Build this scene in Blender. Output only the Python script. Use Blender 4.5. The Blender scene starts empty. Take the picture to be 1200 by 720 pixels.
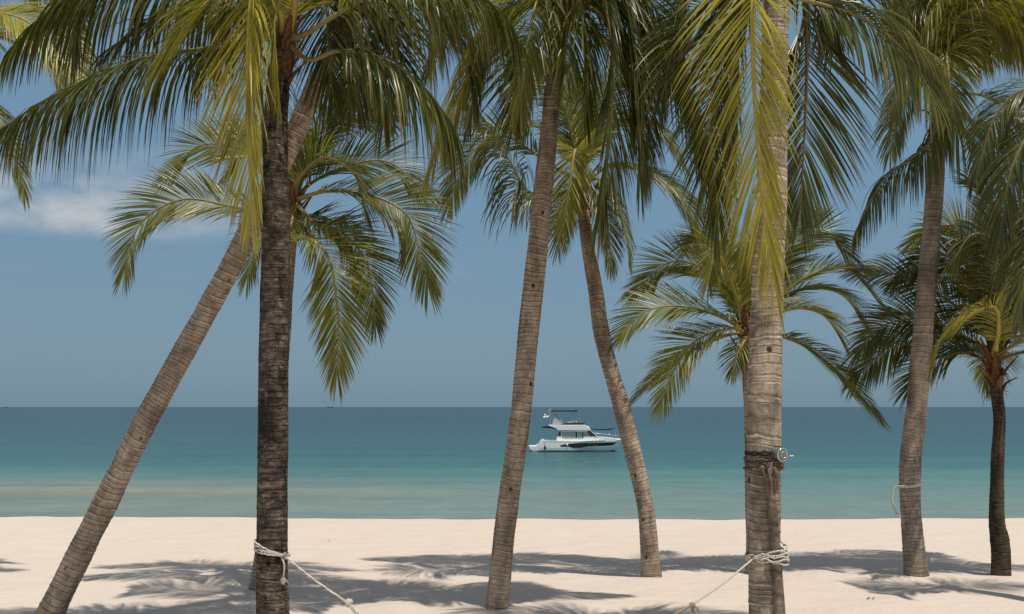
import bpy, math, random
import numpy as np

SC = bpy.context.scene
COL = SC.collection
rng = np.random.default_rng(11)
random.seed(11)
R = math.radians

# ------------------------------------------------------------------ camera model
W0, H0, FPX, EYE, HORZ = 1200.0, 720.0, 1167.0, 2.2, 477.0
PITCH = math.atan((HORZ - H0 / 2) / FPX)
WATER = -2.2
cp, sp = math.cos(PITCH), math.sin(PITCH)


def P(px, py, Y):
    """world point seen towards (px, py) at distance Y along the beach axis"""
    a = (px - W0 / 2) / FPX
    b = -(py - H0 / 2) / FPX
    d = np.array([a, cp - b * sp, sp + b * cp])
    d = d * (Y / d[1])
    return d + np.array([0, 0, EYE])


cam = bpy.data.cameras.new('camera')
co = bpy.data.objects.new('camera', cam)
COL.objects.link(co)
co.location = (0, 0, EYE)
co.rotation_euler = (math.pi / 2 + PITCH, 0, 0)
cam.sensor_width = 36
cam.lens = 36 * FPX / W0
cam.clip_start = 0.05
cam.clip_end = 60000
SC.camera = co

# ------------------------------------------------------------------ helpers


def tag(o, label=None, cat=None, group=None, kind=None):
    if label: o['label'] = label
    if cat: o['category'] = cat
    if group: o['group'] = group
    if kind: o['kind'] = kind
    return o


def empty(name, loc):
    o = bpy.data.objects.new(name, None)
    COL.objects.link(o)
    o.location = tuple(float(v) for v in loc)
    o.empty_display_size = 0.3
    return o


def link_mesh(name, verts, faces, mat, parent=None, origin=(0, 0, 0), smooth=True, attrs=None):
    origin = np.array(origin, float)
    v = np.asarray(verts, float) - origin
    me = bpy.data.meshes.new(name)
    me.from_pydata(v.tolist(), [], faces.tolist() if isinstance(faces, np.ndarray) else faces)
    if smooth:
        me.polygons.foreach_set('use_smooth', [True] * len(me.polygons))
    for k, (typ, arr) in (attrs or {}).items():
        a = me.attributes.new(k, typ, 'POINT')
        a.data.foreach_set('vector' if typ == 'FLOAT_VECTOR' else 'value', np.asarray(arr, np.float32).ravel())
    me.materials.append(mat)
    me.update()
    o = bpy.data.objects.new(name, me)
    COL.objects.link(o)
    if parent is not None:
        o.parent = parent          # parent sits at "origin": child transform stays identity
    else:
        o.location = tuple(origin)
    return o


def catmull(pts, n):
    """n points at equal spacing along a Catmull-Rom curve through pts"""
    p = np.asarray(pts, float)
    q = np.vstack([2 * p[0] - p[1], p, 2 * p[-1] - p[-2]])
    out = []
    for i in range(len(p) - 1):
        p0, p1, p2, p3 = q[i:i + 4]
        t = np.linspace(0, 1, 24, endpoint=False)[:, None]
        out.append(0.5 * (2 * p1 + (p2 - p0) * t + (2 * p0 - 5 * p1 + 4 * p2 - p3) * t ** 2 + (3 * p1 - p0 - 3 * p2 + p3) * t ** 3))
    c = np.vstack(out + [p[-1:]])
    s = np.concatenate([[0], np.cumsum(np.linalg.norm(np.diff(c[:, :3], axis=0), axis=1))])
    u = np.linspace(0, s[-1], n)
    return np.stack([np.interp(u, s, c[:, k]) for k in range(c.shape[1])], 1), s[-1]


def unit(v):
    return v / np.maximum(np.linalg.norm(v, axis=-1, keepdims=True), 1e-9)


def frames(c, up0=None):
    """tangent, side, normal along the curve by parallel transport"""
    t = unit(np.gradient(c, axis=0))
    n = np.array([0, 0, 1.0]) if up0 is None else np.array(up0, float)
    if abs(np.dot(n, t[0])) > 0.98:
        n = np.array([0, -1.0, 0])
    N = np.zeros_like(c)
    for i in range(len(c)):
        n = n - t[i] * np.dot(n, t[i])
        n = n / np.linalg.norm(n)
        N[i] = n
    return t, unit(np.cross(t, N)), N


class MB:
    """collects shapes into one mesh"""

    def __init__(self):
        self.v, self.f, self.n = [], [], 0

    def add(self, v, f):
        v = np.asarray(v, float)
        self.v.append(v)
        self.f += [tuple(int(i) + self.n for i in q) for q in f]
        self.n += len(v)

    def tube(self, c, r, sides=8, caps=True, flat=1.0, up0=None):
        c = np.asarray(c, float)
        r = np.broadcast_to(np.asarray(r, float), (len(c),))
        t, s, n = frames(c, up0)
        a = np.arange(sides) * 2 * math.pi / sides
        ring = (np.cos(a)[None, :, None] * s[:, None, :] + flat * np.sin(a)[None, :, None] * n[:, None, :]) * r[:, None, None] + c[:, None, :]
        f = []
        for i in range(len(c) - 1):
            for k in range(sides):
                k2 = (k + 1) % sides
                f.append((i * sides + k, i * sides + k2, (i + 1) * sides + k2, (i + 1) * sides + k))
        if caps:
            f.append(tuple(reversed(range(sides))))
            f.append(tuple(range((len(c) - 1) * sides, len(c) * sides)))
        self.add(ring.reshape(-1, 3), f)
        return self

    def bar(self, a, b, r, sides=6):
        return self.tube(np.array([a, b], float), r, sides)

    def prism(self, poly, y0, y1):
        """profile (x, z) extruded from y0 to y1"""
        m = len(poly)
        v = [(x, y0, z) for x, z in poly] + [(x, y1, z) for x, z in poly]
        f = [tuple(range(m)), tuple(reversed(range(m, 2 * m)))]
        for i in range(m):
            j = (i + 1) % m
            f.append((i, i + m, j + m, j))
        self.add(v, f)
        return self

    def box(self, x0, x1, y0, y1, z0, z1):
        return self.prism([(x0, z0), (x1, z0), (x1, z1), (x0, z1)], y0, y1)

    def ball(self, c, r, seg=12, sq=(1, 1, 1)):
        v, f = [], []
        rings = seg // 2
        for i in range(rings + 1):
            th = math.pi * i / rings
            for k in range(seg):
                ph = 2 * math.pi * k / seg
                v.append((c[0] + r * sq[0] * math.sin(th) * math.cos(ph), c[1] + r * sq[1] * math.sin(th) * math.sin(ph), c[2] + r * sq[2] * math.cos(th)))
        for i in range(rings):
            for k in range(seg):
                k2 = (k + 1) % seg
                f.append((i * seg + k, (i + 1) * seg + k, (i + 1) * seg + k2, i * seg + k2))
        self.add(v, f)
        return self

    def build(self, name, mat, parent=None, origin=(0, 0, 0), smooth=False):
        o = link_mesh(name, np.vstack(self.v), self.f, mat, parent, origin, smooth)
        return o

    def bevel(self, name, mat, parent, w=0.02, seg=2):
        o = self.build(name, mat, parent)
        m = o.modifiers.new('bevel', 'BEVEL')
        m.width = w
        m.segments = seg
        m.limit_method = 'ANGLE'
        m.angle_limit = R(25)
        return o


# ------------------------------------------------------------------ materials


class NT:
    def __init__(self, name):
        self.m = bpy.data.materials.new(name)
        self.m.use_nodes = True
        self.t = self.m.node_tree
        self.t.nodes.clear()
        self.out = self.n('ShaderNodeOutputMaterial')

    def n(self, typ, **kw):
        nd = self.t.nodes.new(typ)
        for k, v in kw.items():
            setattr(nd, k, v)
        return nd

    def l(self, a, b):
        self.t.links.new(a, b)

    def val(self, nd, **kw):
        for k, v in kw.items():
            nd.inputs[k.replace('_', ' ')].default_value = v
        return nd

    def math(self, op, a, b=None, c=None, clamp=False):
        nd = self.n('ShaderNodeMath', operation=op)
        nd.use_clamp = clamp
        for i, x in enumerate((a, b, c)):
            if x is None: continue
            if isinstance(x, (int, float)): nd.inputs[i].default_value = x
            else: self.l(x, nd.inputs[i])
        return nd.outputs[0]

    def mix(self, fac, a, b, mode='MIX'):
        nd = self.n('ShaderNodeMix', data_type='RGBA', blend_type=mode)
        for i, x in ((0, fac), (6, a), (7, b)):
            if isinstance(x, (int, float)): nd.inputs[i].default_value = x
            elif isinstance(x, tuple): nd.inputs[i].default_value = (*x, 1)
            else: self.l(x, nd.inputs[i])
        return nd.outputs[2]

    def ramp(self, fac, stops, interp='LINEAR'):
        nd = self.n('ShaderNodeValToRGB')
        cr = nd.color_ramp
        cr.interpolation = interp
        while len(cr.elements) < len(stops):
            cr.elements.new(0.5)
        for e, (p, c) in zip(cr.elements, stops):
            e.position = p
            e.color = (*c, 1) if isinstance(c, tuple) else (c, c, c, 1)
        self.l(fac, nd.inputs[0])
        return nd.outputs[0]

    def noise(self, vec, scale, detail=4, rough=.55, dist=0):
        nd = self.n('ShaderNodeTexNoise')
        nd.inputs['Scale'].default_value = scale
        nd.inputs['Detail'].default_value = detail
        nd.inputs['Roughness'].default_value = rough
        nd.inputs['Distortion'].default_value = dist
        if vec is not None: self.l(vec, nd.inputs['Vector'])
        return nd.outputs['Fac']

    def mapping(self, vec, scale=(1, 1, 1), rot=(0, 0, 0)):
        nd = self.n('ShaderNodeMapping')
        nd.inputs['Scale'].default_value = scale
        nd.inputs['Rotation'].default_value = rot
        self.l(vec, nd.inputs['Vector'])
        return nd.outputs[0]

    def bump(self, h, strength, dist, normal=None):
        nd = self.n('ShaderNodeBump')
        nd.inputs['Strength'].default_value = strength
        nd.inputs['Distance'].default_value = dist
        self.l(h, nd.inputs['Height'])
        if normal is not None: self.l(normal, nd.inputs['Normal'])
        return nd.outputs[0]

    def principled(self, color, rough=.5, normal=None, spec=.5, metal=0.0):
        b = self.n('ShaderNodeBsdfPrincipled')
        if isinstance(color, tuple): b.inputs['Base Color'].default_value = (*color, 1)
        else: self.l(color, b.inputs['Base Color'])
        if isinstance(rough, (int, float)): b.inputs['Roughness'].default_value = rough
        else: self.l(rough, b.inputs['Roughness'])
        b.inputs['Specular IOR Level'].default_value = spec
        b.inputs['Metallic'].default_value = metal
        if normal is not None: self.l(normal, b.inputs['Normal'])
        return b

    def done(self, shader):
        self.l(shader, self.out.inputs['Surface'])
        return self.m


def simple(name, color, rough=.5, spec=.5, metal=0.0, var=.12, scale=6.0):
    t = NT(name)
    tc = t.n('ShaderNodeTexCoord')
    nz = t.noise(tc.outputs['Object'], scale, 5)
    dark = tuple(c * (1 - var) for c in color)
    lite = tuple(min(1, c * (1 + var)) for c in color)
    c = t.ramp(nz, [(.3, dark), (.7, lite)])
    return t.done(t.principled(c, rough, None, spec, metal).outputs[0])


def sand_material():
    t = NT('beach_sand')
    geo = t.n('ShaderNodeNewGeometry')
    pos = geo.outputs['Position']
    big = t.noise(pos, .22, 4)
    mid = t.noise(t.mapping(pos, (1, 1.6, 1)), 1.7, 5)
    fine = t.noise(pos, 60, 3, .7)
    c = t.ramp(big, [(.3, (.60, .508, .425)), (.7, (.625, .538, .465))])
    c = t.mix(t.math('MULTIPLY', t.ramp(mid, [(.35, 0.0), (.75, 1.0)]), .35), c, (.54, .435, .36))
    c = t.mix(.22, c, t.ramp(fine, [(.25, (.42, .345, .285)), (.5, (.605, .512, .435)), (.8, (.70, .61, .54))]))
    # small dark flecks of shell and leaf
    vo = t.n('ShaderNodeTexVoronoi')
    vo.inputs['Scale'].default_value = 5.5
    t.l(pos, vo.inputs['Vector'])
    fl = t.ramp(vo.outputs['Distance'], [(.0, 1.0), (.035, 1.0), (.055, 0.0)])
    pick = t.ramp(t.noise(pos, 1.1, 2), [(.55, 0.0), (.62, 1.0)])
    c = t.mix(t.math('MULTIPLY', t.math('MULTIPLY', fl, pick), .55), c, (.20, .15, .11))
    n = t.bump(fine, .25, .006)
    n = t.bump(t.noise(t.mapping(pos, (1, 1.3, 1)), 7, 4, .6), .6, .05, n)
    n = t.bump(mid, .6, .12, n)
    b = t.principled(c, .95, n, .15)
    return t.done(b.outputs[0])


def water_material():
    t = NT('sea_water')
    geo = t.n('ShaderNodeNewGeometry')
    pos = geo.outputs['Position']
    sx = t.n('ShaderNodeSeparateXYZ')
    t.l(pos, sx.inputs[0])
    # depth proxy: log of the distance from the shore
    streak = t.noise(t.mapping(pos, (.010, .11, 1)), 1.0, 5, .55)
    patch = t.noise(t.mapping(pos, (.006, .02, 1)), 1.0, 4, .5)
    lg = t.math('LOGARITHM', t.math('MAXIMUM', sx.outputs[1], 10.0), 10.0)
    u = t.math('ADD', lg, t.math('MULTIPLY', t.math('SUBTRACT', streak, .5), .22))
    u = t.math('ADD', u, t.math('MULTIPLY', t.math('SUBTRACT', patch, .5), .10))
    f = t.n('ShaderNodeMapRange')
    f.inputs[1].default_value = 1.5
    f.inputs[2].default_value = 3.5
    t.l(u, f.inputs[0])
    S = lambda y: (math.log10(y) - 1.5) / 2
    body = t.ramp(f.outputs[0], WATER_STOPS(S))
    # pale sand bars on the left, in the shallows
    bar = t.noise(t.mapping(pos, (.018, .16, 1)), 1.0, 3, .5)
    near = t.ramp(f.outputs[0], [(S(40), .3), (S(48), 1.0), (S(56), .8), (S(63), 0.0)])
    left = t.n('ShaderNodeMapRange')
    left.inputs[1].default_value = 6.0
    left.inputs[2].default_value = -22.0
    t.l(sx.outputs[0], left.inputs[0])
    amt = t.math('MULTIPLY', t.math('MULTIPLY', t.ramp(bar, [(.36, 0.0), (.58, 1.0)]), near), t.math('ADD', t.math('MULTIPLY', left.outputs[0], .85), .05))
    body = t.mix(amt, body, (.28, .265, .195))
    # darker weed streaks
    dk = t.noise(t.mapping(pos, (.012, .075, 1)), 1.3, 5, .6)
    body = t.mix(t.math('MULTIPLY', t.ramp(dk, [(.48, 0.0), (.68, 1.0)]), .30), body, (.020, .055, .068))
    # waves
    w1 = t.noise(t.mapping(pos, (.55, 1.5, 1), (0, 0, .1)), 1.0, 4, .6)
    w2 = t.noise(t.mapping(pos, (.08, .30, 1), (0, 0, -.06)), 1.0, 3, .5)
    n = t.bump(w1, .8, .10)
    n = t.bump(w2, .6, .45, n)
    rip = t.noise(t.mapping(pos, (.45, .40, 1)), 1.0, 7, .78)
    body = t.mix(.45, body, t.mix(1.0, body, t.ramp(rip, [(.3, .68), (.7, 1.32)]), 'MULTIPLY'))
    d = t.n('ShaderNodeBsdfDiffuse')
    t.l(body, d.inputs['Color'])
    g = t.n('ShaderNodeBsdfGlossy')
    g.inputs['Roughness'].default_value = .18
    t.l(n, g.inputs['Normal'])
    fr = t.n('ShaderNodeFresnel')
    fr.inputs[0].default_value = 1.33
    t.l(n, fr.inputs['Normal'])
    mx = t.n('ShaderNodeMixShader')
    t.l(t.math('MULTIPLY', fr.outputs[0], .48), mx.inputs[0])
    t.l(d.outputs[0], mx.inputs[1])
    t.l(g.outputs[0], mx.inputs[2])
    return t.done(mx.outputs[0])


def WATER_STOPS(S):
    return [(0.0, (.195, .228, .190)), (S(40), (.182, .228, .194)), (S(47), (.150, .228, .202)), (S(57), (.112, .206, .190)),
            (S(70), (.076, .185, .178)), (S(80), (.042, .135, .140)), (S(100), (.030, .108, .120)), (S(160), (.024, .084, .105)), (S(350), (.019, .066, .090)), (S(1500), (.017, .054, .082))]


def bark_material(name, lite, mid, dark, stain, lines=.75, linecol=None, mottle=False):
    """ringed palm bark; 'bark' = unrolled position, 'phase' = leaf-scar count"""
    t = NT(name)
    a = t.n('ShaderNodeAttribute', attribute_name='bark').outputs['Vector']
    ph = t.n('ShaderNodeAttribute', attribute_name='phase').outputs['Fac']
    wob = t.noise(a, 9, 4, .6)
    ph2 = t.math('ADD', ph, t.math('MULTIPLY', t.math('SUBTRACT', wob, .5), .5))
    fr = t.math('FRACT', ph2)
    base = t.ramp(t.noise(t.mapping(a, (1, 1, .5)), 7, 6, .65), [(.28, dark), (.5, mid), (.75, lite)])
    if mottle:      # weathered bark: broken horizontal patches with pale specks
        base = t.ramp(t.noise(t.mapping(a, (1, 1, 2.2)), 9, 8, .74, .3), [(.36, dark), (.50, mid), (.66, lite)])
        sp_ = t.ramp(t.noise(t.mapping(a, (1, 1, 1.6)), 46, 3, .6), [(.62, 0.0), (.70, 1.0)])
        base = t.mix(t.math('MULTIPLY', sp_, .55), base, linecol)
    grain = t.noise(t.mapping(a, (60, 60, 14)), 1.0, 4, .65)
    base = t.mix(.55, base, t.mix(1.0, base, t.ramp(grain, [(.25, .45), (.5, 1.0), (.8, 1.5)]), 'MULTIPLY'))
    fibre = t.noise(t.mapping(a, (14, 14, 90)), 1.0, 3, .6)
    base = t.mix(.4, base, t.mix(1.0, base, t.ramp(fibre, [(.3, .55), (.7, 1.35)]), 'MULTIPLY'))
    brk = t.ramp(t.noise(t.mapping(a, (6, 6, 11)), 1.0, 4), [(.40, 0.0), (.56, 1.0)])
    ring = t.ramp(fr, [(0.0, 1.0), (.09, 1.0), (.17, 0.0), (.93, 0.0), (1.0, 1.0)])
    base = t.mix(t.math('MULTIPLY', t.math('MULTIPLY', ring, brk), lines), base, linecol or tuple(min(.8, c * 1.5) for c in lite))
    crack = t.ramp(fr, [(.15, 0.0), (.24, 1.0), (.42, 0.0)])
    base = t.mix(t.math('MULTIPLY', crack, .55), base, tuple(c * .55 for c in dark))
    st = t.ramp(t.noise(t.mapping(a, (5, 5, 2.2)), 1.0, 5, .6, .4), [(.50, 0.0), (.62, 1.0)])
    base = t.mix(t.math('MULTIPLY', st, stain), base, tuple(c * .35 for c in dark))
    # broad weathering and pale lichen patches
    wz = t.noise(t.mapping(a, (1, 1, .8)), 2.6, 5, .6)
    base = t.mix(.8, base, t.mix(1.0, base, t.ramp(wz, [(.30, .62), (.52, 1.0), (.74, 1.28)]), 'MULTIPLY'))
    lic = t.ramp(t.noise(t.mapping(a, (1, 1, 1.4)), 16, 6, .7), [(.60, 0.0), (.70, 1.0)])
    base = t.mix(t.math('MULTIPLY', lic, .28 if not mottle else .10), base, tuple(min(.7, v * 1.35) for v in lite))
    # old nail holes and knocks
    vo = t.n('ShaderNodeTexVoronoi')
    vo.inputs['Scale'].default_value = 3.2
    t.l(t.mapping(a, (1.3, 1.3, 1)), vo.inputs['Vector'])
    hole = t.ramp(vo.outputs['Distance'], [(0.0, 1.0), (.06, 1.0), (.10, 0.0)])
    base = t.mix(t.math('MULTIPLY', hole, .9), base, (.015, .011, .009))
    h = t.math('ADD', t.math('MULTIPLY', ring, .6), t.math('MULTIPLY', grain, .7))
    h = t.math('SUBTRACT', h, t.math('MULTIPLY', crack, .5))
    h = t.math('SUBTRACT', h, t.math('MULTIPLY', hole, 1.5))
    n = t.bump(h, .9, .012)
    n = t.bump(t.noise(a, 22, 4, .6), .6, .02, n)
    return t.done(t.principled(base, .88, n, .2).outputs[0])


def leaf_material():
    t = NT('palm_leaflet')
    at = t.n('ShaderNodeAttribute', attribute_name='leaf').outputs['Vector']   # x leaflet tint, y along leaflet, z age of frond
    s = t.n('ShaderNodeSeparateXYZ')
    t.l(at, s.inputs[0])
    k = t.math('ADD', t.math('MULTIPLY', s.outputs[0], .34), t.math('MULTIPLY', s.outputs[2], .78))
    col = t.ramp(k, [(.12, (.034, .041, .012)), (.36, (.080, .092, .020)), (.58, (.165, .178, .032)), (.80, (.31, .29, .045)), (1.0, (.46, .39, .060))])
    geo = t.n('ShaderNodeNewGeometry')
    nz = t.noise(geo.outputs['Position'], 3.0, 3)
    col = t.mix(.5, col, t.mix(1.0, col, t.ramp(nz, [(.3, .65), (.7, 1.35)]), 'MULTIPLY'))
    # dry brown tips on some leaflets
    dry = t.math('MULTIPLY', t.ramp(s.outputs[1], [(.62, 0.0), (.95, 1.0)]), t.ramp(s.outputs[0], [(.55, 0.0), (.8, .9)]))
    col = t.mix(dry, col, (.20, .125, .055))
    dead = t.ramp(s.outputs[0], [(.955, 0.0), (.965, 1.0)], 'CONSTANT')
    col = t.mix(t.math('MULTIPLY', dead, .8), col, (.22, .15, .08))
    p = t.principled(col, .33, None, .5)
    tr = t.n('ShaderNodeBsdfTranslucent')
    t.l(t.mix(1.0, col, (1.6, 1.6, .6), 'MULTIPLY'), tr.inputs['Color'])
    mx = t.n('ShaderNodeMixShader')
    mx.inputs[0].default_value = .30
    t.l(p.outputs[0], mx.inputs[1])
    t.l(tr.outputs[0], mx.inputs[2])
    return t.done(mx.outputs[0])


def stalk_material():
    t = NT('frond_stalk')
    at = t.n('ShaderNodeAttribute', attribute_name='leaf').outputs['Vector']
    s = t.n('ShaderNodeSeparateXYZ')
    t.l(at, s.inputs[0])
    k = t.math('ADD', t.math('MULTIPLY', s.outputs[2], .8), t.math('MULTIPLY', s.outputs[1], -.15))
    col = t.ramp(k, [(.0, (.16, .13, .045)), (.4, (.30, .235, .06)), (.8, (.48, .37, .07))])
    base = t.ramp(s.outputs[1], [(.0, 1.0), (.09, 0.0)])
    col = t.mix(base, col, (.34, .20, .06))
    geo = t.n('ShaderNodeNewGeometry')
    col = t.mix(.4, col, t.mix(1.0, col, t.ramp(t.noise(geo.outputs['Position'], 14, 4), [(.3, .6), (.7, 1.3)]), 'MULTIPLY'))
    return t.done(t.principled(col, .45, None, .4).outputs[0])


def rope_material(name, col):
    t = NT(name)
    tc = t.n('ShaderNodeTexCoord')
    w = t.n('ShaderNodeTexWave', wave_type='BANDS', bands_direction='DIAGONAL')
    w.inputs['Scale'].default_value = 32
    w.inputs['Distortion'].default_value = 1.5
    t.l(tc.outputs['Object'], w.inputs['Vector'])
    c = t.ramp(w.outputs['Fac'], [(.0, tuple(x * .55 for x in col)), (.6, col)])
    return t.done(t.principled(c, .9, t.bump(w.outputs['Fac'], .7, .006), .1).outputs[0])


M = dict(
    sand=sand_material(), water=water_material(), leaf=leaf_material(), stalk=stalk_material(),
    fibre=simple('palm_fibre', (.14, .075, .035), .95, .1, var=.6, scale=40),
    spathe=simple('dry_flower_stalk', (.20, .11, .05), .85, .15, var=.35, scale=25),
    rope=rope_material('cotton_rope', (.74, .68, .58)),
    rope_old=rope_material('weathered_rope', (.40, .34, .27)),
    gel=simple('white_gelcoat', (.86, .85, .83), .25, .5, var=.03),
    dglass=simple('tinted_glass', (.012, .014, .018), .06, .6, var=.1),
    lglass=simple('pale_cabin_glass', (.22, .30, .31), .08, .6, var=.15, scale=2),
    black=simple('black_trim', (.02, .02, .022), .5, .4),
    canvas=simple('dark_canvas', (.025, .03, .04), .85, .2),
    greyv=simple('grey_vinyl', (.42, .45, .48), .6, .3),
    steel=simple('stainless_tube', (.60, .60, .60), .22, .5, metal=.9, var=.05),
    shipm=simple('ship_paint', (.06, .08, .10), .7, .3),
    lamp=simple('brushed_lamp_metal', (.20, .20, .19), .45, .5, metal=.3),
    lens=simple('frosted_lens', (.13, .15, .145), .12, .6),
    strap=simple('black_rubber', (.018, .016, .015), .7, .3),
    twig=simple('dry_leaf_litter', (.10, .065, .04), .9, .1, var=.5, scale=30),
)

# ------------------------------------------------------------------ setting: ground, water, sky


def vnoise(x, y, s, seed):
    """smooth value noise on arrays"""
    x = x * s + seed * 17.3
    y = y * s + seed * 9.1
    xi, yi = np.floor(x), np.floor(y)
    xf, yf = x - xi, y - yi
    xf = xf * xf * (3 - 2 * xf)
    yf = yf * yf * (3 - 2 * yf)
    h = lambda i, j: np.modf(np.abs(np.sin(i * 127.1 + j * 311.7 + seed * 3.7) * 43758.5453))[0]
    return (h(xi, yi) * (1 - xf) + h(xi + 1, yi) * xf) * (1 - yf) + (h(xi, yi + 1) * (1 - xf) + h(xi + 1, yi + 1) * xf) * yf


BASES = []
for px_, py_ in ((57, 727), (321, 758), (582, 715), (763, 671), (899, 771), (1074, 671), (1173, 672), (303, 684), (884, 668)):
    Yb = EYE * FPX / (py_ - HORZ)
    q_ = P(px_, py_, Yb)
    BASES.append((q_[0], q_[1]))


def ground_z(x, y):
    x = np.asarray(x, float)
    y = np.asarray(y, float)
    crest = 20.15 - .30 * np.clip((x + 10.) / 10., -1.5, 1.4) + .20 * np.clip(x / 10, 0, 2) + .42 * (vnoise(x, y * 0, .35, 4) - .5) + .20 * (vnoise(x, y * 0, 1.6, 5) - .5)
    und = .10 * (vnoise(x, y, .28, 1) - .5) + .055 * (vnoise(x, y, .8, 2) - .5) + .034 * (vnoise(x, y, 2.3, 3) - .5) + .012 * (vnoise(x, y * 1.3, 4.6, 6) - .5)
    und = und * np.clip((crest - y) / 2.5, .25, 1)
    for bx_, by_ in BASES:
        rr = np.hypot(x - bx_, y - by_)
        und = und + .018 * np.exp(-(rr / .26) ** 2)
    d = np.maximum(y - crest, 0)
    fall = -np.where(d < 1.0, .09 * d * d + .06 * d, .15 + .17 * (d - 1.0))
    return und + np.maximum(fall, -9)


def axis(parts):
    out = []
    for a, b, n in parts:
        out.append(np.linspace(a, b, n, endpoint=False))
    return np.concatenate(out + [np.array([parts[-1][1]])])


xs = axis([(-2500, -300, 6), (-300, -40, 12), (-40, -14, 40), (-14, 14, 330), (14, 40, 40), (40, 300, 12), (300, 2500, 6)])
ys = axis([(-2500, -60, 8), (-60, 3, 30), (3, 8, 40), (8, 18.4, 130), (18.4, 21.5, 50), (21.5, 75, 40), (75, 300, 4)])
gx, gy = np.meshgrid(xs, ys)
gz = ground_z(gx, gy)
nx, ny = len(xs), len(ys)
gv = np.stack([gx.ravel(), gy.ravel(), gz.ravel()], 1)
idx = np.arange(nx * ny).reshape(ny, nx)
gf = np.stack([idx[:-1, :-1].ravel(), idx[:-1, 1:].ravel(), idx[1:, 1:].ravel(), idx[1:, :-1].ravel()], 1)
o = link_mesh('sand', gv, gf, M['sand'])
tag(o, kind='structure')

wx = [-45000, -3000, -300, 300, 3000, 45000]
wy = [20, 120, 600, 3000, 12000, 45000]
wv = [(x, y, WATER) for y in wy for x in wx]
wf = [(j * 6 + i, j * 6 + i + 1, (j + 1) * 6 + i + 1, (j + 1) * 6 + i) for j in range(5) for i in range(5)]
tag(link_mesh('water', wv, wf, M['water'], smooth=False), kind='structure')

SUN = np.array([.22, -.25, 1.0])
SUN /= np.linalg.norm(SUN)
sel = math.asin(SUN[2])
saz = math.atan2(SUN[0], SUN[1])
L = bpy.data.lights.new('sun', 'SUN')
L.energy = 4.0
L.angle = R(.6)
L.color = (1.0, .93, .84)
lo = bpy.data.objects.new('sun', L)
COL.objects.link(lo)
lo.rotation_euler = (math.pi / 2 - sel, 0, math.atan2(SUN[1], SUN[0]) + math.pi / 2)

world = bpy.data.worlds.new('World')
SC.world = world
world.use_nodes = True
wt = NT.__new__(NT)
wt.t = world.node_tree
wt.t.nodes.clear()
wo = wt.n('ShaderNodeOutputWorld')
bg = wt.n('ShaderNodeBackground')
sky = wt.n('ShaderNodeTexSky', sky_type='NISHITA')
sky.sun_disc = False
sky.sun_elevation = sel
sky.sun_rotation = saz
sky.air_density = 1.0
sky.dust_density = 1.5
sky.ozone_density = 2.0
STR = .10
bg.inputs['Strength'].default_value = STR
tc = wt.n('ShaderNodeTexCoord')
sep = wt.n('ShaderNodeSeparateXYZ')
wt.l(tc.outputs['Generated'], sep.inputs[0])
K = 1.0 / STR
sc3 = lambda c: tuple(v for v in c)
grad = wt.ramp(sep.outputs[2], [(0.0, (.168, .280, .372)), (.10, (.165, .280, .382)), (.22, (.160, .290, .415)), (.36, (.165, .295, .42)), (.6, (.26, .31, .37)), (1.0, (.30, .33, .36))])
grad = wt.mix(1.0, grad, (1 / STR, 1 / STR, 1 / STR), 'MULTIPLY')
c = wt.mix(.82, sky.outputs[0], grad)
# thin clouds: azimuth / elevation noise
az = wt.math('ARCTAN2', sep.outputs[0], sep.outputs[1])
cmb = wt.n('ShaderNodeCombineXYZ')
wt.l(az, cmb.inputs[0])
wt.l(sep.outputs[2], cmb.inputs[1])
nz = wt.noise(wt.mapping(cmb.outputs[0], (7, 17, 1)), 1.0, 8, .60, .25)
# bank on the left
be = wt.ramp(sep.outputs[2], [(.154, 0.0), (.164, .9), (.178, 1.0), (.200, .8), (.222, .3), (.250, 0.0)])
ba = wt.ramp(wt.math('ADD', wt.math('MULTIPLY', az, 1.0), .5), [(.0, 1.0), (.11, 1.0), (.19, .7), (.235, .12), (.27, 0.0)])
bank = wt.math('MULTIPLY', wt.math('MULTIPLY', be, ba), wt.ramp(nz, [(.36, 0.0), (.56, 1.0)]))
c = wt.mix(wt.math('MULTIPLY', bank, .85), c, (.54 * K, .56 * K, .58 * K))
wisp = wt.math('MULTIPLY', wt.ramp(wt.noise(wt.mapping(cmb.outputs[0], (5, 30, 1)), 1.7, 5, .5, .2), [(.58, 0.0), (.78, 1.0)]), wt.ramp(sep.outputs[2], [(.01, 0.0), (.08, 1.0), (.5, .6)]))
c = wt.mix(wt.math('MULTIPLY', wisp, .16), c, (.36 * K, .40 * K, .45 * K))
wt.l(c, bg.inputs['Color'])
wt.l(bg.outputs[0], wo.inputs['Surface'])

# ------------------------------------------------------------------ coconut palms


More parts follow.
